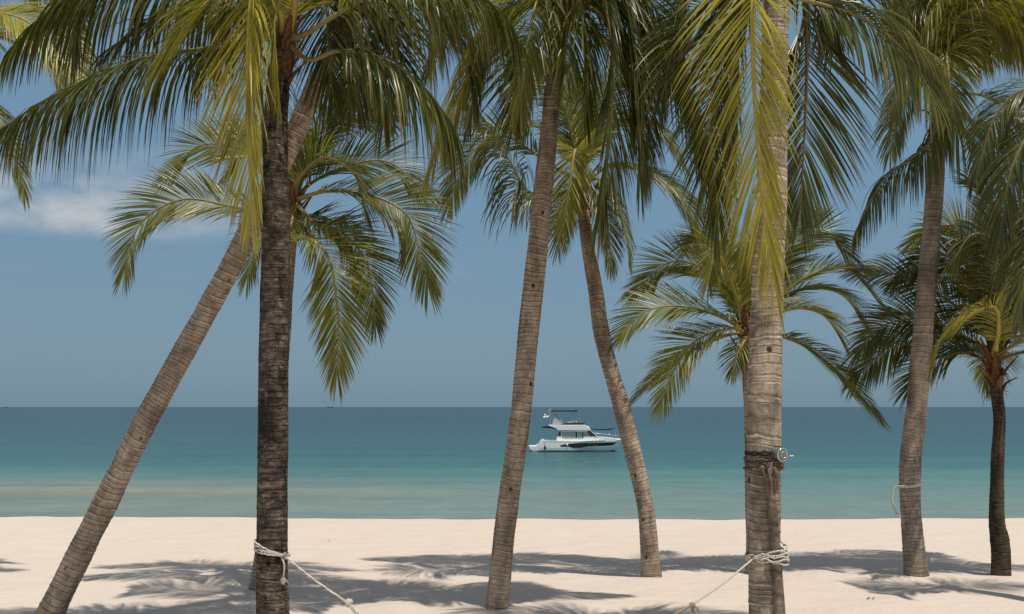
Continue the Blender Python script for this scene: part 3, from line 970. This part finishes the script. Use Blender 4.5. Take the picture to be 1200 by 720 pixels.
palm('left_edge', 12.5, 'coconut palm outside the left edge with only yellowish frond tips reaching in',
     [(-95, 680, 24), (-92, 500, 22), (-85, 300, 21), (-78, 150, 20)], B_brown, (-72, 60),
     [f([(-30, 20, -.2), (20, 20, -.3), (62, 50, -.4), (98, 95, -.4)], age=.80, droop=.9, L=.85, face=.6),
      f([(-40, 100, 0), (-10, 130, 0), (15, 180, 0), (28, 225, 0)], age=.7, droop=1.0, L=.6, face=.4),
      f([(-30, 50, .3), (20, 40, .5), (60, 80, .6), (75, 130, .6)], age=.5, droop=1.2),
      f([(-50, -20, .2), (10, -50, .3), (70, -10, .3), (105, 60, .3)], age=.3, droop=1.6)],
     [(270, 70, 2.3, .35), (90, 74, 2.3, .35)], 10, .8)

palm('right_edge', 11.0, 'coconut palm outside the right edge with dark drooping fronds hanging into view',
     [(1300, 700, 28), (1292, 500, 26), (1284, 320, 24)], B_grey, (1270, 165),
     [f([(1245, 140, -.1), (1212, 150, -.2), (1185, 200, -.3), (1172, 275, -.3)], age=.24, droop=1.6, L=.9),
      f([(1240, 120, .2), (1200, 105, .3), (1165, 140, .4), (1145, 205, .4)], age=.25, droop=2.0, L=.75),
      f([(1250, 200, .2), (1225, 240, .3), (1205, 300, .3), (1195, 370, .3)], age=.25, droop=1.2)],
     [(90, 70, 2.2, .35)], 12, .8)

# dead flower stalk on the sixth palm
cc, _ = catmull([P(1100, 85, 13.0), P(1122, 118, 12.8), P(1152, 165, 12.75), P(1172, 205, 12.75), P(1180, 232, 12.75)], 24)
mb = MB()
mb.tube(cc, np.interp(np.linspace(0, 1, 24), [0, .5, .8, 1], [.034, .026, .030, .014]), 8)
for k in range(16):
    q = cc[23 - int(k * .5)]
    e = q + np.array([rng.normal(0, .10), rng.normal(0, .08), -rng.uniform(.08, .3)])
    c2, _ = catmull([q, (q + e) / 2 + rng.normal(0, .03, 3), e], 6)
    mb.tube(c2, np.linspace(.008, .003, 6), 4)
mb.build('flower_stalk', M['spathe'], r6, np.array(r6.location), True)

# ------------------------------------------------------------------ ropes, pole, lamp


def at_z(key, z):
    c, r = TRUNKS[key]
    return np.array([np.interp(z, c[:, 2], c[:, k]) for k in range(3)]), float(np.interp(z, c[:, 2], r))


def wrap(key, z, tilt, turns, pitch, r_extra, a0=0., n=40, wob=.004, seed=0):
    """coil round a trunk"""
    r = np.random.default_rng(seed)
    pts = []
    for i in range(int(n * turns) + 1):
        a = a0 + 2 * math.pi * i / n
        ctr, rad = at_z(key, z)
        pts.append([ctr[0] + (rad + r_extra) * math.cos(a), ctr[1] + (rad + r_extra) * math.sin(a), z + pitch * i / n + tilt * math.cos(a) * rad + wob * r.normal()])
    return np.array(pts)


def zpix(py, Y):
    return P(600, py, Y)[2]


# white hammock rope on the dark trunk
zr = zpix(646, 9.14)
ctr, rad = at_z('dark', zr)
knot = np.array([ctr[0] + rad * .93, ctr[1] - rad * .55, zr - .035])
root = tag(empty('hammock_rope', knot), 'white cotton rope tied round the blackened trunk and stretched down to the right', 'rope')
mb = MB()
for k, ti in enumerate((-.20, -.29, -.38, -.47)):
    mb.tube(wrap('dark', zr - .035 - ti * .14, ti, 1, 0, .016, seed=k), .0085, 6)
mb.build('winding', M['rope'], root, knot, True)
mb = MB()
mb.ball(knot, .026, 12, (1, .9, 1.1))
for k in range(3):
    a = np.linspace(0, 6.28, 18)
    ax = rng.normal(0, 1, 3)
    ax = ax / np.linalg.norm(ax)
    b1 = unit(np.cross(ax, [0.3, .2, 1]))
    b2 = np.cross(ax, b1)
    mb.tube(knot + .026 * (np.cos(a)[:, None] * b1 + np.sin(a)[:, None] * b2), .009, 6, False)
mb.build('knot', M['rope_old'], root, knot, True)
far = P(437, 742, 8.5)
k2 = P(408, 707, 8.62)
cc, _ = catmull([knot, (knot + k2) / 2 + np.array([0, 0, -.012]), k2], 30)
mb = MB()
mb.tube(cc, .0085, 6)
mb.build('line', M['rope'], root, knot, True)
mb = MB()
mb.ball(k2, .032, 12, (.9, .9, 1.2))
mb.ball(k2 + np.array([.02, 0, .012]), .022, 10)
for k in range(3):
    c3, _ = catmull([k2, (k2 + far) / 2 + np.array([.01 * (k - 1), 0, .012 * (k - 1)]), far + np.array([.03 * (k - 1), 0, 0])], 14)
    mb.tube(c3, .0085, 6)
mb.build('end_knot', M['rope'], root, knot, True)
mb = MB()
t0 = knot + np.array([-.03, -.012, 0])
t1 = P(332, 684, knot[1] - .02 )
c3, _ = catmull([t0, P(333, 662, knot[1] - .03), t1 + np.array([0, 0, .06])], 16)
mb.tube(c3, .008, 6)
for k in range(22):
    e = t1 + np.array([rng.normal(0, .022), rng.normal(0, .008), rng.uniform(-.012, .01)])
    c4, _ = catmull([c3[-1], (c3[-1] + e) / 2 + rng.normal(0, .004, 3), e], 5)
    mb.tube(c4, .0032, 4)
mb.build('tassel', M['rope'], root, knot, True)

# rope on the pale trunk
zr5 = zpix(650, 8.7)
ctr, rad = at_z('pole', zr5)
kn5 = np.array([ctr[0] - rad * .86, ctr[1] - rad * .72, zr5 - .02])
root = tag(empty('hammock_rope', kn5), 'pale rope wound round the stout trunk and its pole and stretched down to the left', 'rope')
mb = MB()
for k, (ti, ex) in enumerate(((.40, .018), (.22, .020), (.10, .022), (-.04, .024), (-.18, .020))):
    dz = -.015 + ti * .145
    w = wrap('pole', zr5 + dz, ti, 1, 0, ex, seed=20 + k, wob=.006)
    bulge = np.exp(-((np.arctan2(w[:, 1] - ctr[1], w[:, 0] - ctr[0]) + 1.03) / .58) ** 2)
    w[:, :2] += bulge[:, None] * .080 * unit(w[:, :2] - ctr[:2])
    mb.tube(w, .0085, 6)
mb.build('winding', M['rope'], root, kn5, True)
mb = MB()
mb.ball(kn5, .024, 12)
a = np.linspace(0, 6.28, 20)
mb.tube(kn5 + np.stack([.045 * np.cos(a) - .02, -.012 + 0 * a, .03 * np.sin(a)], 1), .009, 6, False)
mb.build('knot', M['rope_old'], root, kn5, True)
e5 = P(811, 709, 8.1)
cc, _ = catmull([kn5, (kn5 + e5) / 2 + np.array([0, 0, -.015]), e5], 30)
mb = MB()
mb.tube(cc, .0085, 6)
mb.build('line', M['rope'], root, kn5, True)
mb = MB()
f5 = P(770, 735, 7.9)
mb.ball(e5, .022, 10, (1.2, .9, 1))
for k in range(3):
    c3, _ = catmull([e5, (e5 + f5) / 2 + np.array([.01 * (k - 1), 0, .014 * (k - 1)]), f5 + np.array([.0, .02 * (k - 1), 0])], 14)
    mb.tube(c3, .008, 6)
for k in range(10):
    e = e5 + np.array([rng.uniform(-.02, .06), rng.normal(0, .01), -rng.uniform(.03, .07)])
    mb.tube(catmull([e5, (e5 + e) / 2 + rng.normal(0, .006, 3), e], 5)[0], .0035, 4)
mb.build('end_knot', M['rope_old'], root, kn5, True)

# wooden pole lashed to the pale trunk
pc, _ = catmull([P(916, 790, 8.55), P(913.5, 720, 8.55), P(909, 650, 8.54), P(905, 590, 8.53), P(900, 542, 8.53)], 160)
pr = np.linspace(.050, .036, 160)
th = np.arange(14) * 2 * math.pi / 14
t_, s_, n_ = frames(pc, (0, -1, 0))
Sx = np.linspace(0, 2.2, 160)
RR = pr[:, None] + .010 * (vnoise(np.cos(th)[None, :] * 2 + 4, np.sin(th)[None, :] * 2 + Sx[:, None] * 3, 2.0, 33) - .5)
pv = pc[:, None, :] + RR[:, :, None] * (np.cos(th)[None, :, None] * s_[:, None, :] + np.sin(th)[None, :, None] * n_[:, None, :])
i = np.arange(160 * 14).reshape(160, 14)
j = np.roll(i, -1, 1)
pf = np.stack([i[:-1].ravel(), j[:-1].ravel(), j[1:].ravel(), i[1:].ravel()], 1).tolist() + [tuple(range(159 * 14, 160 * 14))]
bk = np.stack([np.broadcast_to(np.cos(th) * .05, RR.shape), np.broadcast_to(np.sin(th) * .05, RR.shape), np.broadcast_to(Sx[:, None], RR.shape)], 2) + 50
po = link_mesh('wooden_pole', pv.reshape(-1, 3), pf, bark_material('bark_pole', (.38, .30, .225), (.25, .195, .145), (.12, .09, .066), .45, .1),
               None, pc[0], True, {'bark': ('FLOAT_VECTOR', bk.reshape(-1, 3)), 'phase': ('FLOAT', np.repeat(Sx * 4, 14))})
tag(po, 'slim brown wooden pole standing upright against the front of the stout pale trunk', 'pole')

# dried wrap of leaf sheath where the pole meets the strap
zl = zpix(533, 8.7)
ctr, rad = at_z('pole', zl)
lamp_c = P(914.5, 532.5, 8.52)
root = tag(empty('garden_spotlight', lamp_c), 'round grey metal spotlight strapped to the stout pale trunk', 'spotlight')
mb = MB()
mb.tube(wrap('pole', zl + .028, .05, 1, 0, .014, seed=51), .010, 6)
mb.tube(wrap('pole', zl + .004, -.03, 1, 0, .014, seed=52), .011, 6)
mb.build('strap', M['strap'], root, lamp_c, True)
ax = unit(np.array([.45, -.86, -.10]))
cc = lamp_c[None, :] + ax[None, :] * np.array([-.075, -.07, -.05, -.02, .01, .025])[:, None]
mb = MB()
mb.tube(cc, [.020, .034, .045, .052, .055, .055], 24)
mb.build('housing', M['lamp'], root, lamp_c, True)
cc = lamp_c[None, :] + ax[None, :] * np.array([.026, .030, .036, .042, .045])[:, None]
mb = MB()
mb.tube(cc, [.049, .046, .036, .020, .004], 24)
mb.build('lens', M['lens'], root, lamp_c, True)
mb = MB()
b1 = unit(np.cross(ax, np.array([0, 0, 1.0])))
b2 = np.cross(ax, b1)
an = np.linspace(0, 2 * math.pi, 33)
mb.tube(lamp_c + ax * .027 + .053 * (np.cos(an)[:, None] * b1 + np.sin(an)[:, None] * b2), .006, 6, False)
mb.tube(lamp_c + ax * .040 + .026 * (np.cos(an)[:, None] * b1 + np.sin(an)[:, None] * b2), .003, 5, False)
mb.build('rim', M['steel'], root, lamp_c, True)
mb = MB()
mb.tube(np.array([lamp_c + ax * .06 + np.array([.03, 0, -.005]), lamp_c + np.array([.092, -.05, -.012])]), .007, 6)
mb.ball(lamp_c + np.array([.092, -.05, -.012]), .008, 8)
mb.build('screw', M['steel'], root, lamp_c, True)
mb = MB()
cc, _ = catmull([lamp_c - ax * .07, P(903, 537, 8.47), P(897, 546, 8.47), P(899, 556, 8.46)], 16)
mb.tube(cc, .006, 6)
mb.build('cable', M['strap'], root, lamp_c, True)
# brown sheath wound under the lamp
zb = zpix(543, 8.7)
ctr, rad = at_z('pole', zb)
bo = np.array([ctr[0], ctr[1] - rad, zb])
mb = MB()
for k, (dz, ti) in enumerate(((.018, .06), (-.005, -.05), (-.026, .10), (.030, -.08), (-.045, .02))):
    w = wrap('pole', zb + dz, ti, 1, 0, .008 + .003 * k, seed=70 + k, wob=.006)
    mb.tube(w, .015, 6, True, .6)
for px, py0, ln in ((893, 546, .20), (900, 548, .30), (908, 547, .26)):
    p0 = P(px, py0, 8.50)
    c3, _ = catmull([p0, p0 + np.array([.015, -.03, -.4 * ln]), p0 + np.array([-.01 * (px - 900) / 4, 0, -ln])], 10)
    mb.tube(c3, np.linspace(.022, .004, 10), 6, True, .4)
tag(mb.build('bark_wrap', simple('dry_sheath', (.15, .105, .075), .95, .1, var=.5, scale=45), None, bo, True), 'dry brown sheath wound round the stout pale trunk just under the spotlight', 'wrap')

# rope loop on the sixth palm
z6 = zpix(568, 13.3)
ctr, rad = at_z('sixth', z6)
st = np.array([ctr[0] - rad * .98, ctr[1] - rad * .35, z6 - .02])
root = tag(empty('rope_loop', st), 'white rope looped round the slim grey brown trunk with its end hanging loose', 'rope')
mb = MB()
mb.tube(wrap('sixth', z6, .16, 1, 0, .012, seed=61), .014, 6)
mb.tube(wrap('sixth', z6 - .012, .16, 1, 0, .012, seed=62), .014, 6)
mb.build('winding', M['rope'], root, st, True)
mb = MB()
cc, _ = catmull([st, P(1048, 571, 13.2), P(1045.5, 585, 13.2), P(1048, 597, 13.2), P(1050.5, 601, 13.2)], 24)
mb.tube(cc, .014, 6)
for k in range(6):
    e = cc[-1] + np.array([rng.normal(0.01, .02), rng.normal(0, .01), -rng.uniform(.02, .05)])
    mb.bar(cc[-1], e, .004, 4)
mb.build('loose_end', M['rope'], root, st, True)

# ------------------------------------------------------------------ motor yacht
YB = 100.0
mpp = YB / FPX / 9.23
bx = P(675, 528, YB)
yb = empty('motor_yacht', (bx[0], YB, WATER))
tag(yb, 'white motor yacht with dark hull windows moored on the calm sea', 'yacht')
X = lambda u: (u - 600) * mpp
Z = lambda v: (545 - v) * mpp
HB = 1.55          # half beam

# hull: stations from stern to bow, each a ring keel -> chine -> sheer, both sides
st_u = [130, 170, 205, 240, 400, 560, 720, 860, 960, 1030, 1075, 1092]
sheer = [490, 487, 452, 425, 428, 430, 428, 424, 420, 416, 413, 412]
half = [1.30, 1.40, 1.46, 1.50, 1.55, 1.55, 1.48, 1.25, .92, .55, .22, .05]
fv, ff = [], []
NS = 7
for u, sh, hb in zip(st_u, sheer, half):
    k = (u - 130) / (1092 - 130)
    rake = max(0, k - .85) / .15
    ring = []
    for q in range(NS):
        w = q / (NS - 1)
        zb = Z(572) + (Z(530) - Z(572)) * rake
        z = zb + (Z(sh) - zb) * w
        y = hb * min(1, (.55 + .45 * min(w / .35, 1)) if k < .6 else (.25 + .75 * w ** .7) * (1 - .0 * rake))
        xx = X(u) - (1 - w) ** 1.3 * .55 * rake * 1.0
        ring.append((xx, y, z))
    full = [(x, -y, z) for x, y, z in ring] + [(x, y, z) for x, y, z in reversed(ring)]
    fv += full
m_ = NS * 2
for i in range(len(st_u) - 1):
    for k in range(m_):
        k2 = (k + 1) % m_
        ff.append((i * m_ + k, i * m_ + k2, (i + 1) * m_ + k2, (i + 1) * m_ + k))
ff.append(tuple(range(m_)))
ff.append(tuple(reversed(range((len(st_u) - 1) * m_, len(st_u) * m_))))
mb = MB()
mb.add(fv, ff)
hull = mb.build('hull', M['gel'], yb, (0, 0, 0), False)
side = -1


def hull_y(u):
    return -np.interp(u, st_u, half)


def side_panel(poly, off=.012, thick=.03, flare_top=None):
    """thin panel hugging the hull side; poly of (u, v)"""
    n_ = len(poly)
    v = []
    for sgn in (0, 1):
        for u, w in poly:
            hb = np.interp(u, st_u, half)
            k = (u - 130) / (1092 - 130)
            shv = np.interp(u, st_u, sheer)
            ww = (572 - w) / (572 - shv)
            y = hb * (min(1, .55 + .45 * min(ww / .35, 1)) if k < .6 else .25 + .75 * max(ww, 0) ** .7)
            v.append((X(u), -(y + off - thick * sgn), Z(w)))
    return v, n_


def strip(top, bot, mat, name, parent, off=.015):
    """panel between two profile lines sampled along the hull side"""
    us = np.linspace(top[0][0], top[-1][0], 24)
    tv = np.interp(us, [a for a, _ in top], [b for _, b in top])
    bv = np.interp(us, [a for a, _ in bot], [b for _, b in bot])
    mb_ = MB()
    for sg in (-1, 1):
        vv, fc = [], []
        for u, a, b in zip(us, tv, bv):
            for w in (a, b):
                pv_, _ = side_panel([(u, w)], off)
                x, y, z = pv_[0]
                vv.append((x, y if sg < 0 else -y, z))
        for i_ in range(23):
            fc.append((2 * i_, 2 * i_ + 1, 2 * i_ + 3, 2 * i_ + 2))
        mb_.add(vv, fc)
    return mb_.build(name, mat, parent)


strip([(425, 474), (510, 457), (700, 453), (900, 451), (1030, 450)], [(425, 489), (520, 488), (545, 503), (640, 502), (690, 491), (980, 479), (1030, 452)], M['dglass'], 'hull_window', hull)
strip([(150, 541), (600, 539), (940, 541), (1010, 530)], [(150, 549), (600, 549), (940, 549), (1010, 545)], M['black'], 'boot_stripe', hull, .010)
strip([(240, 433), (600, 438), (1080, 418)], [(240, 437), (600, 442), (1080, 422)], M['greyv'], 'rubbing_strake', hull, .02)
mb = MB()
mb.prism([(X(95), Z(490)), (X(100), Z(484)), (X(190), Z(484)), (X(190), Z(520)), (X(120), Z(525)), (X(100), Z(512))], -1.3, 1.3)
mb.bevel('swim_platform', M['gel'], yb, .03)
mb = MB()
mb.prism([(X(205), Z(452)), (X(228), Z(414)), (X(250), Z(410)), (X(262), Z(428)), (X(262), Z(470)), (X(205), Z(470))], -1.42, 1.42)
mb.bevel('stern_bulwark', M['gel'], yb, .03)
mb = MB()
mb.prism([(X(255), Z(440)), (X(255), Z(419)), (X(480), Z(424)), (X(820), Z(420)), (X(1050), Z(410)), (X(1085), Z(412)), (X(1050), Z(424)), (X(480), Z(440))], -.9, .9)
mb.bevel('deck', M['gel'], yb, .02)
# cabin
mb = MB()
mb.prism([(X(385), Z(440)), (X(388), Z(395)), (X(402), Z(385)), (X(415), Z(322)), (X(745), Z(318)), (X(830), Z(385)), (X(1000), Z(402)), (X(1060), Z(420)), (X(1000), Z(440))], -1.12, 1.12)
cabin = mb.bevel('cabin', M['gel'], yb, .04)
for poly, mt in (([(400, 380), (412, 330), (436, 330), (432, 380)], 'dglass'), ([(440, 392), (444, 332), (584, 332), (584, 400), (480, 402)], 'lglass'), ([(588, 400), (588, 332), (604, 332), (604, 400)], 'black'),
                 ([(608, 400), (608, 334), (656, 334), (656, 400)], 'lglass'), ([(660, 400), (660, 334), (672, 334), (672, 400)], 'black'), ([(676, 384), (676, 336), (700, 334), (722, 352), (735, 380)], 'lglass'),
                 ([(706, 328), (748, 324), (812, 380), (740, 382)], 'dglass')):
    mb = MB()
    pz = [(X(a), Z(b)) for a, b in poly]
    mb.prism(pz, -1.145, -1.115)
    mb.prism(pz, 1.115, 1.145)
    mb.build('cabin_window' if mt != 'black' else 'window_pillar', M[mt], cabin)
mb = MB()
mb.add([(X(750), -1.0, Z(322)), (X(826), -1.0, Z(382)), (X(826), 1.0, Z(382)), (X(750), 1.0, Z(322)), (X(754), -1.0, Z(318)), (X(832), -1.0, Z(378)), (X(832), 1.0, Z(378)), (X(754), 1.0, Z(318))],
       [(0, 1, 2, 3), (4, 7, 6, 5), (0, 4, 5, 1), (1, 5, 6, 2), (2, 6, 7, 3), (3, 7, 4, 0)])
mb.build('windscreen', M['dglass'], cabin)
# flybridge
mb = MB()
mb.prism([(X(300), Z(268)), (X(310), Z(260)), (X(440), Z(262)), (X(690), Z(262)), (X(735), Z(292)), (X(752), Z(312)), (X(745), Z(320)), (X(400), Z(318)), (X(380), Z(300))], -1.30, 1.30)
fly = mb.bevel('flybridge', M['gel'], yb, .04)
mb = MB()
mb.prism([(X(232), Z(284)), (X(300), Z(276)), (X(372), Z(300)), (X(396), Z(318)), (X(330), Z(298)), (X(236), Z(292))], -1.22, 1.22)
mb.build('overhang', M['canvas'], fly)
mb = MB()
mb.prism([(X(440), Z(260)), (X(470), Z(242)), (X(690), Z(236)), (X(684), Z(256)), (X(670), Z(261))], -1.2, 1.2)
mb.build('fly_windscreen', M['dglass'], fly)
mb = MB()
mb.prism([(X(498), Z(241)), (X(510), Z(224)), (X(606), Z(222)), (X(612), Z(238))], -.7, .7)
mb.bevel('helm_console', M['gel'], fly, .02)
mb = MB()
mb.prism([(X(345), Z(258)), (X(352), Z(200)), (X(372), Z(190)), (X(400), Z(206)), (X(444), Z(206)), (X(446), Z(258))], -.9, .9)
mb.bevel('seat', M['greyv'], fly, .02)
mb = MB()
mb.prism([(X(318), Z(118)), (X(330), Z(110)), (X(610), Z(108)), (X(622), Z(114)), (X(612), Z(122)), (X(330), Z(121))], -.95, .95)
bim = mb.build('sun_canopy', M['canvas'], yb)
mb = MB()
for y in (-.95, .95):
    mb.bar((X(612), y, Z(118)), (X(640), y, Z(250)), .034)
    mb.bar((X(330), y, Z(118)), (X(322), y, Z(255)), .034)
    mb.bar((X(360), y, Z(122)), (X(440), y, Z(200)), .026)
    mb.bar((X(604), y, Z(122)), (X(500), y, Z(240)), .020)
mb.build('canopy_pole', M['steel'], bim)
mb = MB()
mb.bar((X(318), 0, Z(255)), (X(318), 0, Z(92)), .035)
mast = mb.build('mast', M['gel'], yb)
mb = MB()
mb.ball((X(296), 0, Z(180)), .21, 14, (1, 1, .65))
mb.box(X(280), X(322), -.06, .06, Z(196), Z(188))
mb.build('radar', M['gel'], mast, (0, 0, 0), True)
mb = MB()
mb.ball((X(262), 0, Z(184)), .14, 12)
mb.ball((X(268), .0, Z(158)), .10, 12)
mb.bar((X(262), 0, Z(184)), (X(268), 0, Z(158)), .04)
mb.build('lifebuoy_light', M['gel'], mast, (0, 0, 0), True)
mb = MB()
mb.bar((X(330), .3, Z(255)), (X(335), .3, Z(85)), .012, 4)
mb.build('antenna', M['gel'], yb)
# bow awning on slim poles
mb = MB()
mb.prism([(X(752), Z(304)), (X(770), Z(310)), (X(900), Z(309)), (X(1022), Z(299)), (X(960), Z(317)), (X(820), Z(318))], -.6, .6)
aw = mb.build('bow_awning', M['canvas'], yb)
mb = MB()
mb.bar((X(1008), -.3, Z(303)), (X(1030), -.3, Z(405)), .012, 5)
mb.bar((X(1008), .3, Z(303)), (X(1030), .3, Z(405)), .012, 5)
mb.build('awning_pole', M['steel'], aw)
# bow rail
mb = MB()
us = [800, 850, 900, 950, 1000, 1050, 1085]
for sg in (-1, 1):
    top = [np.array([X(u), sg * max(.06, np.interp(u, st_u, half) - .12), Z(350 + (u - 800) * .11)]) for u in us]
    mb.tube(np.array(top), .016, 5)
    for u, p_ in zip(us, top):
        mb.bar(p_, (p_[0], p_[1], Z(np.interp(u, st_u, sheer))), .012, 5)
mb.build('bow_rail', M['steel'], yb)
for u, v, hh in ((262, 500, 30), (497, 470, 18), (780, 430, 20)):
    mb = MB()
    y = hull_y(u) - .10
    mb.ball((X(u), y, Z(v)), .10, 10, (1, 1, hh / 14))
    mb.bar((X(u), y, Z(v)), (X(u), hull_y(u) + .05, Z(422)), .012, 4)
    mb.build('fender', M['gel'] if v < 490 else M['strap'], yb, (0, 0, 0), True)
mb = MB()
mb.ball((X(955), -.2, Z(357)), .12, 10, (1, 1, .8))
mb.bar((X(955), -.2, Z(357)), (X(955), -.2, Z(400)), .02)
mb.build('searchlight', M['gel'], yb, (0, 0, 0), True)
mb = MB()
mb.ball((X(725), -.9, Z(286)), .11, 10)
mb.build('deck_light', M['gel'], yb, (0, 0, 0), True)

# ------------------------------------------------------------------ ships on the horizon
for px, ln, lab in ((387, 34, 'tiny dark ship on the horizon between the blackened trunk and the yacht'), (6.5, 22, 'tiny dark ship on the horizon at the far left edge')):
    p = P(px, 477, 5200)
    s_ = empty('distant_ship', (p[0], 5200, WATER))
    tag(s_, lab, 'ship', 'ships on the horizon')
    h_ = ln * .13
    mb = MB()
    mb.prism([(-ln / 2, 0), (ln / 2 - 3, 0), (ln / 2, h_), (-ln / 2, h_ * .9)], -3, 3)
    mb.build('hull', M['shipm'], s_)
    mb = MB()
    mb.box(-ln * .35, -ln * .05, -2.5, 2.5, h_ * .9, h_ * 1.9)
    mb.bar((-ln * .2, 0, h_ * 1.9), (-ln * .2, 0, h_ * 2.8), .4)
    mb.build('bridge', M['greyv'], s_)

# ------------------------------------------------------------------ litter on the sand
for px, py, ln, lab in ((385, 631, .03, 'tiny dark husk lying alone on bright sand right of the blackened trunk'), (1017, 699, .05, 'small dark twig on the sand below the broad crown shadow'), (1023, 699.5, .04, 'short dark leaf scrap beside the small twig below the crown shadow')):
    Yg = EYE * FPX / (py - HORZ)
    p = P(px, py, Yg)
    p[2] = float(ground_z(p[0], p[1])) + .01
    mb = MB()
    cc, _ = catmull([p + np.array([-.2 * ln, 0, 0]), p + np.array([.25 * ln, .3 * ln, .22 * ln]), p + np.array([.8 * ln, .5 * ln, .30 * ln])], 8)
    mb.tube(cc, np.array([.004, .009, .012, .014, .012, .009, .006, .003]) * ln / .055, 6, True, .5)
    o = mb.build('leaf_scrap', M['twig'], None, p, True)
    tag(o, lab, 'debris')

# ------------------------------------------------------------------ render settings
vs = SC.view_settings
vs.view_transform = 'Standard'
vs.look = 'None'
vs.exposure = 0
vs.gamma = 1
vs.use_curve_mapping = False
SC.cycles.max_bounces = 8
SC.cycles.diffuse_bounces = 4
SC.cycles.transparent_max_bounces = 8
SC.cycles.use_denoising = True
